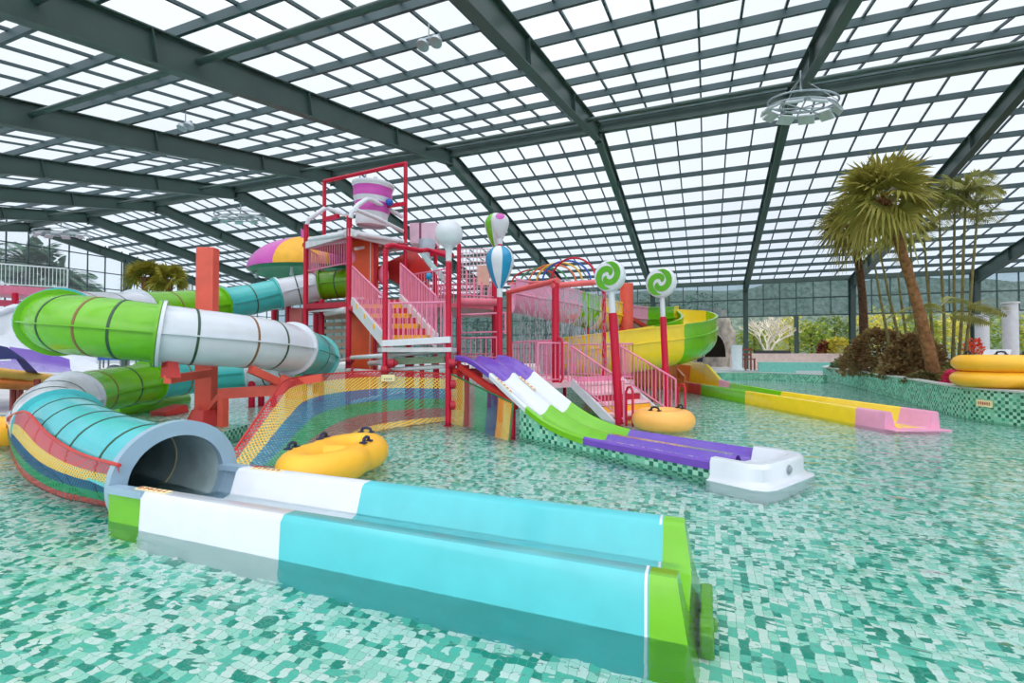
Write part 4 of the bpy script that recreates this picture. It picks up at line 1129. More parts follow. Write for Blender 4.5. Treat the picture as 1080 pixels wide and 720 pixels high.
def net(name, top, bot, mat, label, nu=40, nv=24, sag=None, rope=None):
    T = catmull(top, 10); B = catmull(bot, 10)
    def at(P, u):
        k = u*(len(P)-1); i = min(int(k), len(P)-2); return P[i].lerp(P[i+1], k-i)
    def fn(u, v):
        p = at(T, u).lerp(at(B, u), v)
        if sag: p = p+sag*(math.sin(PI*v)*math.sin(PI*min(1, max(0, u))))
        return p
    root = thing(name, fn(.5, 1), label, 'safety net')
    mb = MB(); mb.grid(fn, nu, nv)
    o = mb.build('netting', mat, root)
    at_ = o.data.attributes.new('metric', 'FLOAT_VECTOR', 'POINT')
    # arc-length metric coordinates
    W = nu+1; us = [0.0]
    for i in range(nu): us.append(us[-1]+(fn((i+1)/nu, .5)-fn(i/nu, .5)).length)
    vals = []
    for j in range(nv+1):
        for i in range(W): vals += [us[i], (fn(i/nu, 1)-fn(i/nu, 0)).length*j/nv, 0]
    at_.data.foreach_set('vector', vals)
    rp = rope or RED
    mb = MB(); mb.tube([fn(i/nu, 0) for i in range(nu+1)], .018, 8); mb.build('edge_rope', rp, root)
    mb = MB(); mb.tube([fn(i/nu, 1) for i in range(nu+1)], .015, 8); mb.build('edge_rope', plain('rope_teal', (40, 90, 100), .7), root)
    mb = MB(); mb.tube([fn(0, j/nv) for j in range(nv+1)], .018, 8); mb.build('edge_rope', rp, root)
    return root
NETA = net_mat('net_rainbow_wall', [(0, cR), (.10, cY), (.30, cB), (.50, cG), (.68, cM), (.86, cY), (.95, cN)], cell=.075, line=.33)
net('safety_net', [Gz(238, 490, .0), U(261, 456, 7.5), U(286, 420, 8.5), U(304, 400, 9.5), U(348, 394, 11.3), U(404, 391, 11.4), U(471, 394, 11.05)],
    [Gz(320, 494, -.03), Gz(338, 484, -.04), Gz(358, 474, -.05), Gz(382, 464, -.05), Gz(405, 456, -.05), Gz(440, 450, -.05), Gz(471, 446, -.05)], NETA,
    'long rainbow-striped safety net between the tube slide and the front tower posts', nu=60, sag=V((.05, -.1, -.05)))
NETB = net_mat('net_rainbow_corner', [(0, cY), (.12, cO), (.2, cN), (.36, cG), (.56, cM), (.74, cY), (.9, cO)], cell=.07, line=.33)
def sw(P): return P
# corner net: bands fan from the racer slide's base to the post
tA, tB = U(541, 425, 9.2), U(537, 466, 8.75); tB.z = -.05
lA, lB = U(475, 394, 11.0), Gz(474, 447, -.05)
net('safety_net', [tA, tA.lerp(tB, .5), tB+V((0, 0, .02))], [lA, lA.lerp(lB, .6)+V((.03, 0, 0)), lB], NETB,
    'rainbow-striped corner net between the front post and the racer slide base', nu=24, nv=40, rope=plain('rope_green', (40, 110, 60), .7))
mbx = MB()
NETC = net_mat('net_rainbow_skirt', [(0, (214, 70, 84)), (.22, cY), (.40, cN), (.58, cG), (.76, cR), (.9, cO)], cell=.05, line=.40)
net('safety_net', [U(10, 440, 7.6), U(28, 434, 6.75), U(52, 457, 6.0), U(84, 477, 5.25), U(128, 490, 4.62)],
    [Gz(9, 462, -.03), Gz(24, 500, -.06), Gz(60, 525, -.08), Gz(97, 534, -.08), Gz(130, 541, -.08)], NETC,
    'rainbow-striped net skirt hanging along the lowest teal tube section', nu=36, sag=V((.02, -.12, 0)))

# ================================================================== INFLATABLE TUBES
def handle(c, along, up, m, parent, L=.26):
    along = V(along).normalized(); up = V(up).normalized(); c = V(c); side = along.cross(up)
    mb = MB()
    for sg in (-1, 1):
        mb.box(c+along*(sg*L*.42)+up*.01, (L*.28, .09, .02), x=along, y=side, z=up)
    mb.tube([c+along*(-L*.4)+up*.015, c+along*(-L*.3)+up*.06, c+up*.075, c+along*(L*.3)+up*.06, c+along*(L*.4)+up*.015], .022, 8)
    mb.build('handle', m, parent)
# double ring
da = math.atan2(*(lambda v: (v.y, v.x))(Gz(392, 470, .15)-Gz(325, 490, .15)))
c1 = Gz(334, 487, .22); c2 = Gz(375, 470.5, .22); c1.z = c2.z = .16
dv = (c2-c1); dv.normalize(); mid = (c1+c2)/2; nv_ = V((-dv.y, dv.x, 0))
c1 = mid-dv*.42; c2 = mid+dv*.42
dbl = thing('double_swim_ring', V((mid.x, mid.y, -.05)), 'yellow double swim ring with dark handles floating beside the trough', 'swim ring')
path = []
Rr = .36
for i in range(64):   # figure-eight outline as one pinched loop
    a = 2*PI*i/64; ca, sa_ = math.cos(a), math.sin(a)
    x = .80*ca; y = .36*sa_*(1-.22*math.exp(-(x/.22)**2))
    path.append(mid+dv*x+nv_*y+V((0, 0, 0)))
mb = MB(); mb.tube(path, .215, 18, closed=True)
mb.build('ring', TUBEY, dbl)
mb = MB(); mb.tube([mid-nv_*.32+V((0, 0, -.0)), mid, mid+nv_*.32], [.17, .19, .17], 16, caps=True); mb.build('middle_bridge', TUBEY, dbl)
for (x, y) in ((-.42, .38), (.28, .36), (.12, -.36), (.86, .0)):
    c = mid+dv*x+nv_*y+V((0, 0, .205)); al = dv if abs(y) > .1 else nv_
    handle(c, al, V((0, 0, 1)), NAVY, dbl, .2)
def ring_(c, R, r, m, lb, hs, grp=None, hm=BLACK, sq=1.0, nm='swim_ring'):
    t = thing(nm, c-V((0, 0, r*sq)), lb, 'swim ring', grp)
    mb = MB(); mb.torus(c, R, r, n=48, k=18, squash=sq); mb.build('ring', m, t)
    for a in hs:
        d = V((math.cos(a), math.sin(a), 0)); handle(c+d*R+V((0, 0, r*sq)), V((-d.y, d.x, 0)), V((0, 0, 1)), hm, t, .22)
    return t
c = Gz(699, 452, 0); c = XZ(699, 10.2, .17)
ring_(c, .40, .235, TUBEO, 'pale orange swim ring floating between the racer slide and the stair foot', [-1.9, .6], sq=.95)
sd = 11.6; cs = XZ(1050, sd, .78)
ring_(V((cs.x, cs.y, .74+.19)), .58, .26, TUBEY, 'lower yellow swim ring of the two stacked on the tiled wall', [2.6], sq=.74)
ring_(V((cs.x, cs.y, .74+.19*2+.19)), .55, .26, TUBEY, 'upper yellow swim ring of the two stacked on the tiled wall', [3.3, -.9, 1.0], sq=.78)
cl = Gz(-2, 470, .1)
ring_(XZ(-5, 8.6, .17), .55, .22, TUBEY, 'yellow swim ring at the picture edge beside the net skirt', [.5])
# ================================================================== PLANTER WALL, CHANNEL
def wallstrip(name, pts, z0, z1, thick, label, cap=True, lab2=None, inner=1):
    P = catmull(pts, 8); mb = MB(); n = len(P)-1; L = [0]
    for i in range(n): L.append(L[-1]+(P[i+1]-P[i]).length)
    N = []
    for i in range(n+1):
        d = (P[min(i+1, n)]-P[max(i-1, 0)]); d.z = 0; d.normalize(); N.append(V((d.y, -d.x, 0))*inner)
    def at(i): return P[i]
    mb.grid(lambda u, v: V((P[int(round(u*n))].x, P[int(round(u*n))].y, z0+(z1-z0)*v)), n, 4, uvfn=lambda u, v: (L[int(round(u*n))], (z1-z0)*v))
    mb.grid(lambda u, v: V((P[int(round(u*n))].x, P[int(round(u*n))].y, 0))+N[int(round(u*n))]*thick+V((0, 0, z0+(z1-z0)*v)), n, 4, uvfn=lambda u, v: (L[int(round(u*n))], (z1-z0)*v))
    for e in (0, n):
        mb.grid(lambda u, v: V((P[e].x, P[e].y, 0))+N[e]*thick*u+V((0, 0, z0+(z1-z0)*v)), 1, 1, uvfn=lambda u, v: (thick*u, (z1-z0)*v))
    o = structure(name, mb, WALLT, label)
    mb = MB(); mb.grid(lambda u, v: V((P[int(round(u*n))].x, P[int(round(u*n))].y, z1+.0))+N[int(round(u*n))]*(-.03+(thick+.06)*v), n, 1)
    mb.grid(lambda u, v: V((P[int(round(u*n))].x, P[int(round(u*n))].y, z1-.04+.04*v))+N[int(round(u*n))]*(-.03), n, 1)
    structure('trim_%d' % inner if inner > 0 else 'trim_2', mb, plain('coping_grey', (190, 196, 192), .5))
    return P, N
WP = [XZ(1130, 9.6, 0), XZ(1080, 10.4, 0), XZ(1003, 12.3, 0), XZ(940, 17.0, 0), XZ(895, 22.5, 0), XZ(868, 26.5, 0), XZ(872, 29.5, 0)]
P_, N_ = wallstrip('wall_planter', WP, -.33, .74, .25, 'curved green mosaic planter wall')
# planting bed
bed = MB()
bp = [V((p.x, p.y, .58)) for p in P_[2:]]
far = [p+V((14, 3, 0)) for p in bp]
for i in range(len(bp)-1): bed.quad(bp[i]+V((.2, 0, .02)), far[i], far[i+1], bp[i+1]+V((.2, 0, .02)))
structure('planting_bed_ground', bed, SOIL)
# low curved channel walls
CW = [XZ(742, 27, 0), XZ(775, 27.5, 0), XZ(810, 27, 0), XZ(845, 25.5, 0), XZ(868, 24.5, 0)]
wallstrip('wall_channel', CW, -.33, .42, .3, 'low curved mosaic wall of the lazy river', inner=-1)
mb = MB(); a, b = XZ(800, 33, 0), XZ(892, 31.5, 0)
mb.prism([V((a.x, a.y, -.3)), V((b.x, b.y, -.3)), V((b.x, b.y+.6, -.3)), V((a.x, a.y+.6, -.3))], (0, 0, 1.15)); structure('wall_river', mb, plain('tile_pale_teal', (130, 200, 190), .4, var=.1, scale=14))
mb = MB(); a, b = XZ(770, 35.5, 0), XZ(905, 34, 0)
mb.prism([V((a.x, a.y, -.3)), V((b.x, b.y, -.3)), V((b.x, b.y+.5, -.3)), V((a.x, a.y+.5, -.3))], (0, 0, 1.72)); structure('wall_garden', mb, plain('render_rose', (222, 196, 188), .7, var=.06))
mb = MB(); a, b = XZ(797, 35.3, 0), XZ(834, 34.9, 0)
mb.prism([V((a.x, a.y, 1.42)), V((b.x, b.y, 1.42)), V((b.x, b.y+.7, 1.42)), V((a.x, a.y+.7, 1.42))], (0, 0, .22)); structure('trim_3', mb, plain('coping_dark', (60, 62, 64), .7))
# signs on the planter wall
def wall_sign(px, d, z, w, h, lb, n=5):
    q = XZ(px, d, z); best = min(range(1, len(P_)-1), key=lambda i: (V((P_[i].x, P_[i].y, 0))-V((q.x, q.y, 0))).length)
    t = P_[best+1]-P_[best-1]; t.z = 0; t.normalize(); nrm = V((-t.y, t.x, 0)) if V((-t.y, t.x, 0)).dot(-FWD) > 0 else V((t.y, -t.x, 0))
    # snap to the wall line
    k = (V((q.x, q.y, 0))-V((P_[best].x, P_[best].y, 0))).dot(t); c = V((P_[best].x, P_[best].y, z))+t*k+nrm*.03
    s = thing('wall_sign', c-V((0, 0, h/2)), lb, 'sign', None)
    mb = MB(); mb.box(c, (w, .02, h), x=t); pl = mb.build('plate', SIGNY, s)
    mb = MB()
    random.seed(int(px))
    for i in range(n):
        cc = c+t*(w*((i+.5)/n-.5)*.82)+nrm*.012
        mb.box(cc, (w/n*.6, .004, h*.1), x=t); mb.box(cc+V((0, 0, h*.17)), (w/n*.5, .004, h*.08), x=t); mb.box(cc-V((0, 0, h*.16)), (w/n*.45, .004, h*.08), x=t); mb.box(cc, (w/n*.1, .004, h*.5), x=t)
    mb.build('lettering', SIGNR, pl)
wall_sign(1039, 11.2, .40, .36, .15, 'cream sign with red print under the stacked yellow swim rings', 6)
wall_sign(940, 17.0, .48, .36, .18, 'cream sign with red print on the planter wall below the palm trunk', 4)
mb = MB(); a, b = Gz(1052, 432, .25), Gz(1110, 438, .25)
mb.prism([a, b, b+V((.4, .2, 0)), a+V((.3, .2, 0))], (0, 0, -.06)); single('stone_ledge', mb, plain('ledge_grey', (196, 198, 204), .5), 'pale grey ledge set in the tiled wall under the stacked rings', 'ledge')

# ================================================================== PLANTS
LEAFA = leafmat('leaf_olive', (140, 134, 56), (186, 176, 92))
LEAFB = leafmat('leaf_dark', (92, 102, 48), (138, 138, 74))
LEAFC = leafmat('leaf_brown', (116, 84, 56), (164, 140, 92))
LEAFD = leafmat('leaf_bright', (108, 142, 52), (176, 186, 84))
LEAFE = leafmat('leaf_yellow', (196, 190, 70), (226, 214, 110))
LEAFF = leafmat('leaf_bluegreen', (64, 104, 88), (108, 140, 118))
FLR = leafmat('petal_pink', (206, 40, 90), (236, 90, 130))
FLO = leafmat('petal_red', (224, 70, 50), (240, 130, 90))
def fan_frond(mb, base, dirv, L, W, n=17, droop=.35):
    d = V(dirv).normalized(); side = d.cross(V((0, 0, 1)))
    if side.length < .05: side = V((1, 0, 0))
    side.normalize(); up = side.cross(d).normalized()
    ro = random.uniform(-1.1, 1.1); side, up = side*math.cos(ro)+up*math.sin(ro), up*math.cos(ro)-side*math.sin(ro)
    pet = base+d*L*.5-V((0, 0, droop*.15*L))
    mb.beam(base, pet, .025, .015)
    for i in range(n):
        a = math.radians(-105+210*i/(n-1)); dd = d*math.cos(a)+side*math.sin(a)
        ln = W*(.75+.25*math.cos(a*.8))*random.uniform(.88, 1.05)
        w = .055
        nrm = dd.cross(up).normalized()
        m1 = pet+dd*ln*.55+up*.04; tip = pet+dd*ln-V((0, 0, droop*ln*random.uniform(.4, 1.0)))
        mb.add([pet, m1-nrm*w, tip, m1+nrm*w], [[0, 1, 2, 3]])
def fan_palm(base, top, r0, r1, nf, L, W, label, seed, leaf=LEAFA, bark=BARK, bend=None, name='palm_tree', skirt=True):
    random.seed(seed)
    t = thing(name, base, label, 'palm tree')
    b = V(base); tp = V(top); m = (b+tp)/2+(bend or V((0, 0, 0)))
    path = [(b*(1-u)**2+m*2*u*(1-u)+tp*u*u) for u in [i/14 for i in range(15)]]
    rr = [r0+(r1-r0)*min(1, 1.6*i/14)+(.012 if i % 2 else 0) for i in range(15)]
    rr[0] *= 1.25
    mb = MB(); mb.tube(path, rr, 12); mb.build('trunk', bark, t)
    mb = MB()
    for k in range(26):
        a = random.uniform(0, 2*PI); z = random.uniform(-.75, -.05)
        p = tp+V((0, 0, z)); d = V((math.cos(a), math.sin(a), .9)); mb.beam(p+d*.02, p+d*(r1*1.2+.10), .06, .02)
    mb.build('leaf_base_fibre', plain('palm_fibre', (150, 92, 70), .9, var=.3, scale=9), t)
    mb = MB()
    for k in range(nf):
        a = 2.4*k+random.uniform(-.3, .3); e = random.uniform(-1.05, 1.35) if skirt else random.uniform(-.3, 1.2)
        d = V((math.cos(a)*math.cos(e), math.sin(a)*math.cos(e), math.sin(e)))
        fan_frond(mb, tp, d, L*random.uniform(.8, 1.1), W, droop=.25+.5*max(0, -math.sin(e)+.3))
    mb.build('crown', leaf, t, smooth=False)
    return t
def pinnate(mb, base, dirv, L, w=.42, n=22, sag=.5, lw=.034):
    d = V(dirv).normalized(); h = V((d.x, d.y, 0)); h = h.normalized() if h.length > .01 else V((1, 0, 0))
    pts = [base+d*(L*u)-V((0, 0, sag*L*u*u)) for u in [i/8 for i in range(9)]]
    mb.tube(pts, [.02-.0016*i for i in range(9)], 5, caps=False)
    side = h.cross(V((0, 0, 1))).normalized(); ro = random.uniform(-.9, .9); side = (side*math.cos(ro)+V((0, 0, 1))*math.sin(ro)).normalized()
    for i in range(2, n+1):
        u = i/n; k = u*8; j = min(int(k), 7); p = pts[j].lerp(pts[j+1], k-j); tg = (pts[j+1]-pts[j]).normalized()
        ll = w*math.sin(PI*(.12+.8*u))
        for sg in (-1, 1):
            dd = (side*sg+tg*.7).normalized(); tip = p+dd*ll*1.3-V((0, 0, .25*ll)); mm = p+dd*ll*.6
            q = dd.cross(V((0, 0, 1))).normalized()*lw
            mb.add([p, mm-q, tip, mm+q], [[0, 1, 2, 3]])
d0 = 15.6
pb = XZ(987, d0, .5); pt = U(934, 205, 15.2)
fan_palm(pb, pt, .19, .13, 44, 1.15, 1.1, 'tall leaning fan palm with thick reddish-brown trunk above the planter wall', 11, bend=V((.25, .1, -.2)))
pb2 = XZ(908, 23.2, .55); pt2 = U(899, 236, 21.8)
fan_palm(pb2, pt2, .20, .15, 28, 1.0, 1.2, 'shorter fan palm with dark trunk leaning over the brown shrubs', 12, leaf=leafmat('leaf_olive_dark', (120, 114, 48), (160, 148, 72)), bark=BARKD, bend=V((.5, 0, 0)))
LEAFG = leafmat('leaf_cane', (140, 144, 76), (188, 184, 112))
# clump of slender multi-stem palms
random.seed(21)
cl = thing('cane_palm_clump', XZ(1005, 15.8, .5), 'clump of slender green-stemmed palms behind the leaning fan palm', 'palm clump')
stems = [(942, 924, 262, 17.0), (955, 930, 250, 17.2), (968, 962, 240, 16.8), (996, 993, 205, 16.5), (1003, 1010, 190, 16.2), (1009, 1022, 185, 16.0), (1014, 1034, 205, 15.8), (985, 976, 225, 16.8), (960, 948, 270, 17.4)]
for (xb, xt, yt, d) in stems:
    d += 1.3; a = XZ(xb, d, .5); b = U(xt, yt+18, d); mb = MB()
    mb.tube([a, a.lerp(b, .35)+V((.04, 0, 0)), a.lerp(b, .7), b], [.055, .05, .045, .03], 8); st = mb.build('stem', plain('cane_olive', (122, 112, 62), .6, var=.2, scale=6), cl)
    if yt > 245: continue
    mb = MB()
    for k in range(8):
        an = random.uniform(0, 2*PI); e = random.uniform(.5, 1.35)
        pinnate(mb, b, V((math.cos(an)*math.cos(e), math.sin(an)*math.cos(e), math.sin(e))), random.uniform(1.2, 2.0), sag=.75, w=.46, lw=.026)
    mb.build('fronds', LEAFG, st, smooth=False)
a = XZ(1000, 16.2, .5)
mb = MB()
for (px, py, an) in ((985, 318, 2.9), (1030, 312, .1), (1010, 322, .4), (970, 316, 3.3), (1000, 310, -1.0)):
    c = U(px-12*math.cos(an), py+12, 16); pinnate(mb, c, RGT*math.cos(an)+V((0, 0, .5))-FWD*.2*math.sin(an), 1.5, sag=.6, w=.4)
mb.build('fronds', LEAFG, cl, smooth=False)
def shrub(c, rx, ry, rz, n, leaf, label, seed, cat='shrub', name='shrub', size=.11, group=None, stems=True, pointy=False):
    random.seed(seed); c = V(c); t = thing(name, c, label, cat, group)
    mb = MB()
    for k in range(n):
        a = random.uniform(0, 2*PI); u = random.random()**.5; h = random.random()
        rr = math.sqrt(max(0, 1-(h*1.0)**2))*(.55+.45*random.random())
        p = c+V((rx*rr*math.cos(a), ry*rr*math.sin(a), rz*h*random.uniform(.9, 1.05)))
        d = (V((math.cos(a), math.sin(a), random.uniform(-.3, 1.1)))+V((random.uniform(-.6, .6), random.uniform(-.6, .6), random.uniform(-.3, .3)))).normalized()
        s = d.cross(V((random.random()-.5, random.random()-.5, random.random()))).normalized(); L = size*random.uniform(.7, 1.4); w = L*(.2 if pointy else .36)
        mb.add([p, p+d*L*.5+s*w, p+d*L, p+d*L*.5-s*w], [[0, 1, 2, 3]])
    mb.build('foliage', leaf, t, smooth=False)
    if stems:
        mb = MB()
        for k in range(7):
            a = random.uniform(0, 2*PI); mb.cyl(c-V((0, 0, .05)), c+V((rx*.6*math.cos(a), ry*.6*math.sin(a), rz*.7)), .022, .01, n=5)
        mb.build('stem', BARKD, t)
    return t
shrub(XZ(929, 20.4, .55), 1.5, 1.3, 1.9, 3600, LEAFC, 'large brown-leaved shrub below the dark-trunked palm', 31, size=.15)
shrub(XZ(964, 17.5, .55), 1.05, .95, 1.6, 3000, LEAFC, 'brown-leaved shrub beside the leaning palm trunk', 32, size=.14)
shrub(XZ(904, 24.6, .55), 1.2, 1.0, .9, 1100, leafmat('leaf_mid', (84, 104, 60), (128, 136, 76)), 'low green shrub at the far end of the planter wall', 33, size=.16)
shrub(XZ(937, 18.9, .57), .6, .5, .34, 700, LEAFB, 'low dark groundcover tuft at the foot of the brown shrubs', 34, size=.1, stems=False)
shrub(XZ(975, 15.4, .57), .6, .4, .34, 600, leafmat('leaf_dull', (96, 92, 56), (132, 124, 76)), 'dry groundcover tuft in front of the leaning palm trunk', 35, size=.1, stems=False)
shrub(XZ(1018, 14.6, .5), .6, .6, .85, 1100, LEAFB, 'dark shrub between the palm clump and the hedge', 36, size=.13)
t = shrub(XZ(1009, 13.4, .6), .26, .26, .40, 260, FLR, 'bright pink bromeliad beside the stacked swim rings', 37, 'flowering plant', 'bromeliad', size=.2, pointy=True)
for i, (px, d, lb) in enumerate(((1030, 14.3, 'clipped yellow-green hedge plant just right of the pink bromeliad'), (1056, 14.0, 'clipped yellow-green hedge plant behind the stacked swim rings'), (1086, 13.6, 'clipped yellow-green hedge plant at the picture edge'))):
    shrub(XZ(px, d, .62), .55, .45, .75, 1100, leafmat('leaf_hedge', (116, 122, 44), (170, 164, 78)), lb, 40+i, 'hedge plant', 'hedge_plant', size=.1)
shrub(XZ(1027, 23.0, .3), .5, .5, 1.8, 500, FLO, 'red flowering shrub in front of the white posts', 44, 'flowering shrub', 'flowering_shrub', size=.16)
# white loungers under cover and white posts
for i, (px, lb) in enumerate(((1032, 'white sun lounger behind the hedge, nearest the pink bromeliad'), (1040, 'white sun lounger behind the hedge, next to the green column'), (1082, 'white sun lounger at the picture edge beyond the green column'))):
    p = XZ(px, 20.0+i*.5, .6); t = thing('sun_lounger', p, lb, 'sun lounger', 'white sun loungers')
    mb = MB(); pr = [(-.95, .34), (-.3, .38), (.25, .36), (.55, .5), (.95, .98), (1.05, 1.06)]
    ax_ = (RGT*.95+FWD*.3).normalized(); ay_ = V((-ax_.y, ax_.x, 0))
    fr = [p-ay_*.33, p+ay_*.33]
    mb.sweep([(a_, b_) for a_, b_ in pr]+[(a_, b_-.08) for a_, b_ in pr[::-1]], [(q, ax_, V((0, 0, 1))) for q in fr], closed=True, caps=True)
    mb.build('bed', PIPEW, t)
    for x in (-.8, .5):
        for y in (-.28, .28):
            mb = MB(); mb.cyl(p+ax_*x+ay_*y, p+ax_*x+ay_*y+V((0, 0, .36)), .03, n=8); mb.build('leg', PIPEW, t)
    mb = MB(); mb.box(p+ax_*(-.2)+V((0, 0, .41)), (1.1, .6, .06), x=ax_); mb.build('towel', plain('towel_blue_grey', (176, 190, 216), .8), t)
for i, (px, d, zt, lb) in enumerate(((1036, 27.0, 3.6, 'white post left of the wide green column'), (1066, 24.0, 4.0, 'white post right of the wide green column'), (777, 33.0, 2.0, 'short white post beside the far green column'))):
    p = XZ(px, d, .3); mb = MB(); mb.cyl(p, V((p.x, p.y, zt)), .30 if i < 2 else .34, n=16); mb.cyl(p, p+V((0, 0, .15)), .45, n=16); mb.cyl(V((p.x, p.y, zt-.08)), V((p.x, p.y, zt)), .36 if i < 2 else .36, n=16)
    single('round_post', mb, PIPEW, lb, 'post')
# red wooden chair and bits beside the far column
p = XZ(789, 33.2, .3); t = thing('wooden_chair', p, 'small red-brown wooden chair beside the far green column', 'chair')
WD = plain('wood_red_brown', (136, 66, 52), .6)
x_, y_ = RGT, FWD
for (a, b, h) in ((-.3, -.25, .75), (.3, -.25, .75), (-.3, .25, 1.5), (.3, .25, 1.5)):
    mb = MB(); mb.box(p+x_*a+y_*b+V((0, 0, h/2)), (.08, .08, h), x=x_); mb.build('leg', WD, t)
mb = MB(); mb.box(p+V((0, 0, .75)), (.72, .62, .08), x=x_); mb.build('seat', WD, t)
for z in (1.05, 1.4):
    mb = MB(); mb.box(p+y_*.25+V((0, 0, z)), (.6, .05, .14), x=x_); mb.build('back_slat', WD, t)
# coral tree
random.seed(50)
def branch(mb, p, d, L, r, depth):
    q = p+d*L; mb.cyl(p, q, r, r*.7, n=5, caps=False)
    if depth == 0: return
    for k in range(3 if depth > 1 else 4):
        a = random.uniform(0, 2*PI); nd = (d+V((math.cos(a), math.sin(a), random.uniform(-.15, .45)))*.75).normalized()
        branch(mb, q, nd, L*random.uniform(.62, .85), r*.66, depth-1)
p = XZ(810, 39.5, 1.2); mb = MB()
for k in range(4):
    a = k*1.6; branch(mb, p, V((math.cos(a)*.5, math.sin(a)*.5, 1)).normalized(), 1.1, .10, 4)
single('coral_tree', mb, plain('bark_white', (236, 228, 214), .7), 'bare white branching tree beyond the pink garden wall', 'tree')
# rock grotto
random.seed(60)
p = XZ(742, 38.0, .3); gt = thing('rock_grotto', p, 'grey artificial rock with a dark cave opening behind the spiral flume', 'rock grotto')
mb = MB()
def rockf(u, v):
    a = -.2+(PI+.4)*u; r = 3.6*(1-.25*v)
    q = p+RGT*(-math.cos(a)*r*.95)+FWD*(2.2-math.sin(a)*2.2)+V((0, 0, 4.6*v))
    n = noise.noise(q*.8)*.45+noise.noise(q*2.1)*.2; return q+V((n, n*.6, n*.5))
mb.grid(rockf, 48, 22); ROCK = plain('rock_grey', (186, 178, 168), .9, .1, var=.25, scale=1.5)
mb.build('rock', ROCK, gt)
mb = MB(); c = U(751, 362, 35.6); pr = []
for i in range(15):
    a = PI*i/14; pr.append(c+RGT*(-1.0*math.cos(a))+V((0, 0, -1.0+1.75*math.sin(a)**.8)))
mb.prism(pr, FWD*1.2); mb.build('cave_mouth', plain('cave_shade_paint', (34, 30, 26), .95, 0), gt)  # solid near-black block; the cave's inner shade is put into its colour
# person standing by the grotto
pp_ = XZ(738, 31.5, .30); pr_ = thing('person', pp_, 'person in a bright blue top and dark shorts standing by the rock grotto', 'person')
def skin_body(name, verts, edges, radii, mat, parent, lv=2):
    me = bpy.data.meshes.new(name); off = wloc(parent); me.from_pydata([tuple(V(v)-off) for v in verts], edges, []); me.materials.append(mat)
    o = bpy.data.objects.new(name, me); C.objects.link(o); o.parent = parent
    s = o.modifiers.new('skin', 'SKIN'); 
    for i, r in enumerate(radii): me.skin_vertices[0].data[i].radius = (r, r)
    me.skin_vertices[0].data[0].use_root = True
    ss = o.modifiers.new('sub', 'SUBSURF'); ss.levels = lv; ss.render_levels = lv
    return o
SKIN = plain('skin', (214, 170, 142), .5)
hp_ = pp_; X_, F_ = RGT, -FWD
def B(x, f, z): return hp_+X_*x+F_*f+V((0, 0, z))
bv = [B(0, 0, .92), B(0, .02, 1.15), B(0, .02, 1.36), B(0, .03, 1.48), B(0, .05, 1.60), B(0, .05, 1.68),
      B(-.17, .02, 1.38), B(-.24, .04, 1.12), B(-.22, .16, .92), B(.17, .02, 1.38), B(.25, .03, 1.12), B(.24, .12, .90),
      B(-.09, 0, .86), B(-.10, .03, .48), B(-.10, 0, .07), B(-.10, .14, .03), B(.09, 0, .86), B(.11, .03, .48), B(.12, 0, .07), B(.12, .14, .03)]
be = [(0, 1), (1, 2), (2, 3), (3, 4), (4, 5), (2, 6), (6, 7), (7, 8), (2, 9), (9, 10), (10, 11), (0, 12), (12, 13), (13, 14), (14, 15), (0, 16), (16, 17), (17, 18), (18, 19)]
br = [.14, .13, .14, .055, .095, .07, .06, .045, .035, .06, .045, .035, .085, .058, .042, .035, .085, .058, .042, .035]
skin_body('body', bv, be, br, SKIN, pr_)
skin_body('top', [B(0, 0, .95), B(0, .02, 1.15), B(0, .02, 1.36), B(-.18, .02, 1.37), B(-.23, .035, 1.2), B(.18, .02, 1.37), B(.235, .03, 1.2)], [(0, 1), (1, 2), (2, 3), (3, 4), (2, 5), (5, 6)], [.165, .155, .16, .085, .075, .085, .075], plain('cloth_blue', (24, 130, 200), .8), pr_)
skin_body('shorts', [B(0, 0, .90), B(-.09, 0, .82), B(-.10, .02, .56), B(.09, 0, .82), B(.11, .02, .56)], [(0, 1), (1, 2), (0, 3), (3, 4)], [.16, .11, .095, .11, .095], plain('cloth_dark', (46, 50, 66), .8), pr_)
mb = MB(); mb.sphere(B(0, .02, 1.665), .105, 16, sz=.95); mb.build('hair', plain('hair_black', (36, 30, 28), .7), pr_)
for sx in (-.035, .035):
    mb = MB(); mb.sphere(B(sx, .142, 1.635), .013, 8); mb.build('eye', BLACK, pr_)
mb = MB(); mb.add([B(0, .135, 1.64), B(-.018, .14, 1.595), B(.018, .14, 1.595), B(0, .172, 1.598)], [[0, 1, 3], [0, 3, 2], [1, 2, 3]]); mb.build('nose', SKIN, pr_)
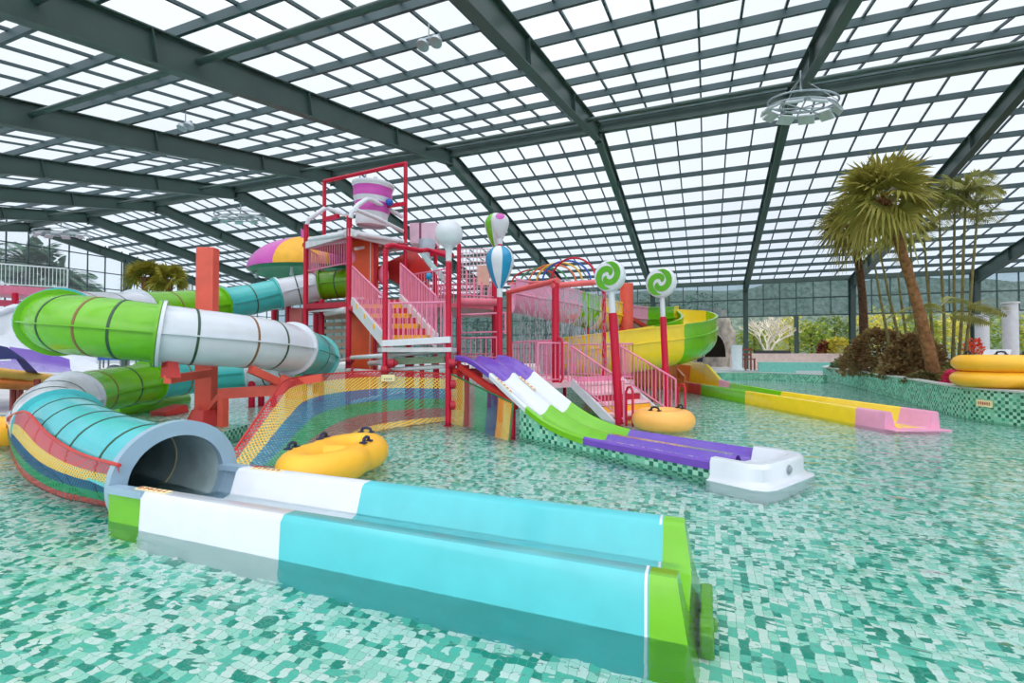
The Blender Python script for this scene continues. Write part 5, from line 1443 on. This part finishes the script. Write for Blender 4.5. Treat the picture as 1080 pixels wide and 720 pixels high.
# ---- outdoors: garden trees, hillside, palms
random.seed(70)
mb = MB()
def hillf(u, v):
    x = -60+150*u; y = 62+60*v; z = 9.0+2.6*v**.7+1.2*noise.noise(V((x*.05, y*.05, 0)))+.9*noise.noise(V((x*.2, y*.2, 3)))
    return (x, y, z if v > 0 else -1)
mb.grid(hillf, 80, 12); structure('hill', mb, leafmat('hill_green', (88, 110, 96), (136, 150, 140)))
def garden_tree(px, d, h, r, leaf, label, seed, trunk=.12, n=900, z0=.28, cz=None):
    random.seed(seed); p = XZ(px, d, z0); t = thing('garden_tree', p, label, 'tree', None)
    mb = MB(); mb.tube([p, p+V((.1, 0, h*.4)), p+V((0, 0, h*.75))], [trunk, trunk*.8, trunk*.5], 8); tk = mb.build('trunk', BARKD, t)
    mb = MB()
    for k in range(n):
        a = random.uniform(0, 2*PI); e = math.asin(random.uniform(-1, 1)); rr = random.random()**.4
        q = p+V((0, 0, h*.62))+V((r*rr*math.cos(a)*math.cos(e), r*rr*math.sin(a)*math.cos(e), h*.42*rr*math.sin(e)))
        d_ = V((random.uniform(-1, 1), random.uniform(-1, 1), random.uniform(-.6, .8))).normalized(); s = d_.cross(V((.3, .2, 1))).normalized(); L = random.uniform(.22, .5)
        mb.add([q, q+d_*L*.5+s*L*.3, q+d_*L, q+d_*L*.5-s*L*.3], [[0, 1, 2, 3]])
    mb.build('foliage', leaf, t, smooth=False); return t
gt_list = [(640, 47, 6.0, 2.6, LEAFF, 'blue-green tree outside the glass behind the left lollipop'), (690, 48, 6.5, 2.8, LEAFB, 'dark tree outside the glass behind the lollipops'),
 (795, 44, 3.6, 1.9, LEAFD, 'yellow-green bushy tree behind the white branching tree'), (832, 46, 4.4, 2.1, LEAFE, 'pale yellow tree right of the white branching tree'), (855, 42, 3.8, 1.7, LEAFD, 'bright green tree in the garden gap by the thin dark post'),
 (880, 44, 4.6, 2.0, leafmat('leaf_mid2', (90, 120, 60), (140, 156, 84)), 'mid-green tree behind the yellow bush'), (925, 43, 5.0, 2.4, LEAFE, 'yellow tree glimpsed between the slender palm stems'),
 (965, 42, 4.6, 2.3, LEAFD, 'green tree behind the clump of slender palms'), (1005, 41, 4.4, 2.3, LEAFE, 'yellow-green tree left of the white posts'), (1060, 40, 4.2, 2.4, LEAFD, 'green tree beyond the wide green column'), (1105, 38, 4.2, 2.4, LEAFE, 'yellow-green tree at the picture edge'),
 (575, 50, 6.0, 2.6, LEAFF, 'blue-green tree outside the glass behind the spray frame'), (510, 52, 6.0, 2.6, LEAFF, 'blue-green tree outside the glass behind the balloons'), (740, 50, 7.0, 3.0, LEAFF, 'tall blue-green tree behind the rock grotto'), (450, 54, 6, 2.8, LEAFB, 'dark tree outside the glass behind the yellow steps')]
for i, (px, d, h, r, lf, lb) in enumerate(gt_list): garden_tree(px, d, h, r, lf, lb, 80+i)
shrub(XZ(884, 36.6, .3), 1.3, 1.0, 2.2, 1200, LEAFE, 'low yellow bush in front of the mid-green garden tree', 100, size=.28)
shrub(XZ(869, 36.8, .3), .5, .5, 1.9, 400, leafmat('leaf_maroon', (110, 40, 44), (150, 70, 66)), 'maroon bush left of the low yellow bush', 101, size=.25)
p = XZ(840, 38.6, .3); mb = MB(); mb.box(p+V((0, 0, 2)), (.3, .3, 4.2)); single('garden_post', mb, STEEL, 'thin dark post in the middle of the garden opening', 'post')
# big palm outside the end wall and two fan palms inside
random.seed(110)
def feather_palm(base, top, nf, L, label, leaf, seed, r=.2):
    random.seed(seed); t = thing('feather_palm', base, label, 'palm tree'); mb = MB(); mb.tube([base, V(base).lerp(V(top), .5)+V((.1, 0, 0)), top], [r, r*.8, r*.7], 10); mb.build('trunk', plain('bark_grey', (160, 156, 150), .9, .1, var=.2), t)
    mb = MB()
    for k in range(nf):
        a = 2.4*k; e = random.uniform(-.3, 1.2); pinnate(mb, V(top), V((math.cos(a)*math.cos(e), math.sin(a)*math.cos(e), math.sin(e))), L*random.uniform(.8, 1.1), w=L*.30, n=26, sag=.5, lw=.11)
    mb.build('fronds', leaf, t, smooth=False); return t
feather_palm(XZ(28, 48, .3), U(28, 278, 48), 26, 4.6, 'large blue-green feather palm outside the glass gable', LEAFF, 111)
feather_palm(XZ(-8, 50, .3), U(-8, 290, 50), 22, 4.4, 'blue-green feather palm at the picture edge outside the gable', LEAFF, 112)
feather_palm(XZ(60, 50, .3), U(62, 292, 50), 18, 3.6, 'smaller blue-green feather palm outside the gable, nearest the green column', LEAFF, 113)
dlp = leafmat('leaf_khaki', (128, 122, 40), (166, 156, 62))
for i, (px, py, lb) in enumerate(((152, 292, 'olive fan palm inside the gable, left of the pair'), (178, 296, 'olive fan palm inside the gable, right of the pair'))):
    tp = U(px, py, 24); fan_palm(V((tp.x, tp.y, .6)), tp, .16, .12, 26, .8, .75, lb, 120+i, leaf=dlp, skirt=False)
# ================================================================== LEFT BACKGROUND: bowl slide and raised deck
bw = thing('half_pipe_slide', XZ(40, 13.5, -.3), 'white and purple half-pipe slide behind the spiral tube', 'water slide')
rows = [  # (upper rim) -> (lower edge), each column a station across
 [U(-60, 345, 14.5), U(-20, 337, 15), U(15, 324, 16), U(45, 325, 16.5), U(75, 340, 16.5), U(100, 362, 16.0)],
 [U(-62, 368, 13.9), U(-25, 362, 14.4), U(8, 352, 15.4), U(45, 358, 16.0), U(78, 372, 16.2), U(102, 383, 15.8)],
 [U(-62, 388, 12.9), U(-28, 382, 13.2), U(12, 380, 14.2), U(48, 384, 15.0), U(80, 389, 15.4), U(104, 392, 15.4)],
 [U(-62, 402, 11.6), U(-30, 397, 11.8), U(18, 395, 12.8), U(55, 397, 13.8), U(85, 397, 14.6), U(106, 396, 15.0)]]
def bow(u, v):
    k = u*5; i = min(int(k), 4); f = k-i; j = v*3; q = min(int(j), 2); g = j-q
    return rows[q][i].lerp(rows[q][i+1], f).lerp(rows[q+1][i].lerp(rows[q+1][i+1], f), g)
mb = MB(); mb.grid(bow, 30, 18, mfn=lambda i, j: 1 if (12 <= i <= 22 and j >= 9) or i < 12 and j > 11 else 0); mb.build('half_pipe', [WHITE, PURPLE], bw)
mb = MB(); mb.tube([bow(i/30, 0) for i in range(31)], .12, 10); mb.tube([bow(i/30, 1) for i in range(31)], .12, 10); mb.build('rim', WHITE, bw)
fw_ = [U(-60, 380, 10.6), U(-20, 360, 11.0), U(8, 366, 11.4), U(24, 388, 12.0), U(32, 396, 12.4)]
mb = MB(); mb.grid(lambda u, v: fw_[min(int(u*4), 3)].lerp(fw_[min(int(u*4), 3)+1], u*4-min(int(u*4), 3))+V((0, 0, -.55*v*(1-u)))+FWD*.4*v, 16, 4); mb.build('front_wall', plain('gel_indigo', (84, 72, 150), .3), bw)
mb = MB(); mb.tube([U(-60, 392, 11.0), U(-10, 392, 11.4), U(40, 398, 12.6), U(75, 402, 13.6)], .13, 10); mb.build('rim', plain('gel_ochre', (232, 176, 90), .4), bw)
mb = MB(); mb.tube([U(-60, 404, 11.0), U(-10, 404, 11.4), U(40, 407, 12.6), U(60, 408, 13.6)], .12, 10); mb.build('rim', ORANGE, bw)
for px in (15, 22, 40):
    p = XZ(px, 12.2, -.3); mb = MB(); mb.cyl(p, V((p.x, p.y, .9)), .07, n=8); mb.build('leg', plain('paint_maroon', (130, 44, 44), .5), bw)
lk = MB(); 
lk.prism([XZ(-120, 12.0, -.3), XZ(60, 12.5, -.3), XZ(105, 16, -.3), XZ(90, 22, -.3), XZ(-120, 22, -.3)], (0, 0, .34)); structure('deck_floor', lk, DECK)
od = thing('observation_deck', XZ(20, 26, .5), 'raised pink-edged deck with white railings beyond the half-pipe slide', 'raised deck')
A_, B_ = XZ(-60, 26, 0), XZ(70, 29, 0); zt_ = z_at(297, 26)
mb = MB(); mb.prism([V((A_.x, A_.y, zt_-.5)), V((B_.x, B_.y, zt_-.5)), V((B_.x, B_.y, zt_-.5))+FWD*5, V((A_.x, A_.y, zt_-.5))+FWD*5], (0, 0, .5)); mb.build('slab', plain('paint_rose', (226, 120, 150), .5), od)
rail('railing', [V((A_.x, A_.y, zt_)), V((B_.x, B_.y, zt_))], 1.2, PIPEW, od, gap=.16, rb=.018, rr=.04)
mb = MB(); mb.beam(V((A_.x, A_.y, zt_-1.0)), V((B_.x, B_.y, zt_-1.0)), .2, .35); mb.build('edge_beam', plain('paint_rose_dark', (190, 60, 90), .5), od)
for u in (.05, .3, .55, .8, .98):
    q = A_.lerp(B_, u); mb = MB(); mb.cyl(V((q.x, q.y, .3)), V((q.x, q.y, zt_-.4)), .14, n=10); mb.build('column', CRIMSON, od)
mb = MB(); p = XZ(121, 19, .3); mb.box(p+V((0, 0, 1.1)), (.9, .5, .3), x=RGT); t = thing('equipment_cart', p, 'small blue-topped cart seen under the green front tube', 'cart'); mb.build('tray', DBLUE, t)
for a in (-.4, .4):
    for b in (-.2, .2):
        mb = MB(); q = p+RGT*a+FWD*b; mb.cyl(q, q+V((0, 0, 1.0)), .035, n=8); mb.build('leg', GALV, t)
mb = MB(); mb.sphere(p+V((0, 0, .5)), .3, 14, sz=.9); mb.build('drum', plain('drum_grey', (120, 124, 130), .5), t)
# green/yellow open slide crossing low behind the coral post
og = thing('low_open_slide', XZ(175, 13.5, -.3), 'low green and yellow open slide behind the coral post', 'water slide')
mb = MB(); pth = [U(120, 437, 12.5), U(150, 431, 13.2), U(172, 425, 14.0), U(192, 421, 15)]
mb.tube(pth, .28, 12); mb.build('chute', GREEN, og)
mb = MB(); mb.tube([q+V((0, 0, .2)) for q in pth[1:]], .14, 10); mb.build('edge', TREADY, og)
mb = MB(); mb.beam(U(168, 440, 12.4), U(192, 432, 13), .5, .3); mb.build('ramp', RED, og)
# ================================================================== RING LIGHTS
def ringlight(c, R, tilt, lb, htop, n=10):
    t = thing('ring_light', c, lb, 'light fixture')
    ax_ = V((math.sin(tilt)*.3, -.12, 1)).normalized()
    rf = V((1, 0, 0)); x = (rf-ax_*rf.dot(ax_)).normalized(); y = ax_.cross(x)
    for rr, zz in ((R, 0), (R, .18), (R*.62, .05)):
        mb = MB(); mb.torus(V(c)+ax_*zz, rr, .028, axis=ax_, n=40, k=8); mb.build('ring', GALV, t)
    mb = MB()
    for k in range(4):
        a = PI*k/4; d = x*math.cos(a)+y*math.sin(a); mb.beam(V(c)-d*R, V(c)+d*R, .03, .03)
    mb.build('spoke', GALV, t)
    for k in range(n):
        a = 2*PI*k/n; d = x*math.cos(a)+y*math.sin(a); tg = ax_.cross(d)
        mb = MB(); q = V(c)+d*R-ax_*.05; mb.box(q, (.42, .30, .05), x=tg, z=(ax_*.8+d*.6)); mb.build('lamp_panel', plain('lamp_grey', (196, 202, 208), .3), t)
    mb = MB()
    for k in range(3):
        a = 2*PI*k/3; d = x*math.cos(a)+y*math.sin(a); mb.cyl(V(c)+d*R+ax_*.18, V((c[0], c[1], htop)), .012, n=6)
    mb.cyl(V((c[0], c[1], htop-.4)), V((c[0], c[1], htop+.2)), .03, n=8)
    mb.build('hanger', GALV, t)
def at_roof(px, py, dy=1.2):
    # march along the sight line until just below the roof
    for k in range(60, 700):
        d = k*.1; p = U(px, py, d)
        if p.z > roofz(p.y)-dy: return p
c = at_roof(848, 112, 1.6); ringlight(c, 33/FPX*(c-EYE).dot(FWD), .5, 'large hanging ring light near the right-hand ridge beam', roofz(c.y)-.7)
c = at_roof(252, 229, 1.3); ringlight(c, 24/FPX*(c-EYE).dot(FWD), 0, 'hanging ring light above the coral post, under the far ridge', roofz(c.y)-.7)
c = at_roof(62, 246, 1.5); ringlight(c, 22/FPX*(c-EYE).dot(FWD), 0, 'hanging ring light in front of the glass gable', roofz(c.y)-.7)
for (px, py, lb) in ((452, 41, 'small twin spotlight under the near roof slope, above the bucket gantry'), (193, 131, 'small twin spotlight under the near roof slope, above the coral post')):
    c = at_roof(px, py, .55); t = thing('spotlight', c, lb, 'spotlight'); dd = (c-EYE).dot(FWD)
    mb = MB(); mb.beam(c+V((-.02, 0, .42)), c+V((-.02, 0, .1)), .02, .02); mb.box(c+V((0, 0, .1)), (.5, .05, .04)); mb.build('bracket', GALV, t)
    for sx in (-.16, .16):
        mb = MB(); q = c+V((sx, 0, 0)); mb.lathe([(.05, .12), (.13, .02), (.14, -.06), (.12, -.06), (1e-3, -.03)], q, 16, axis=V((0, .4, 1))); mb.build('lamp', GALV, t)
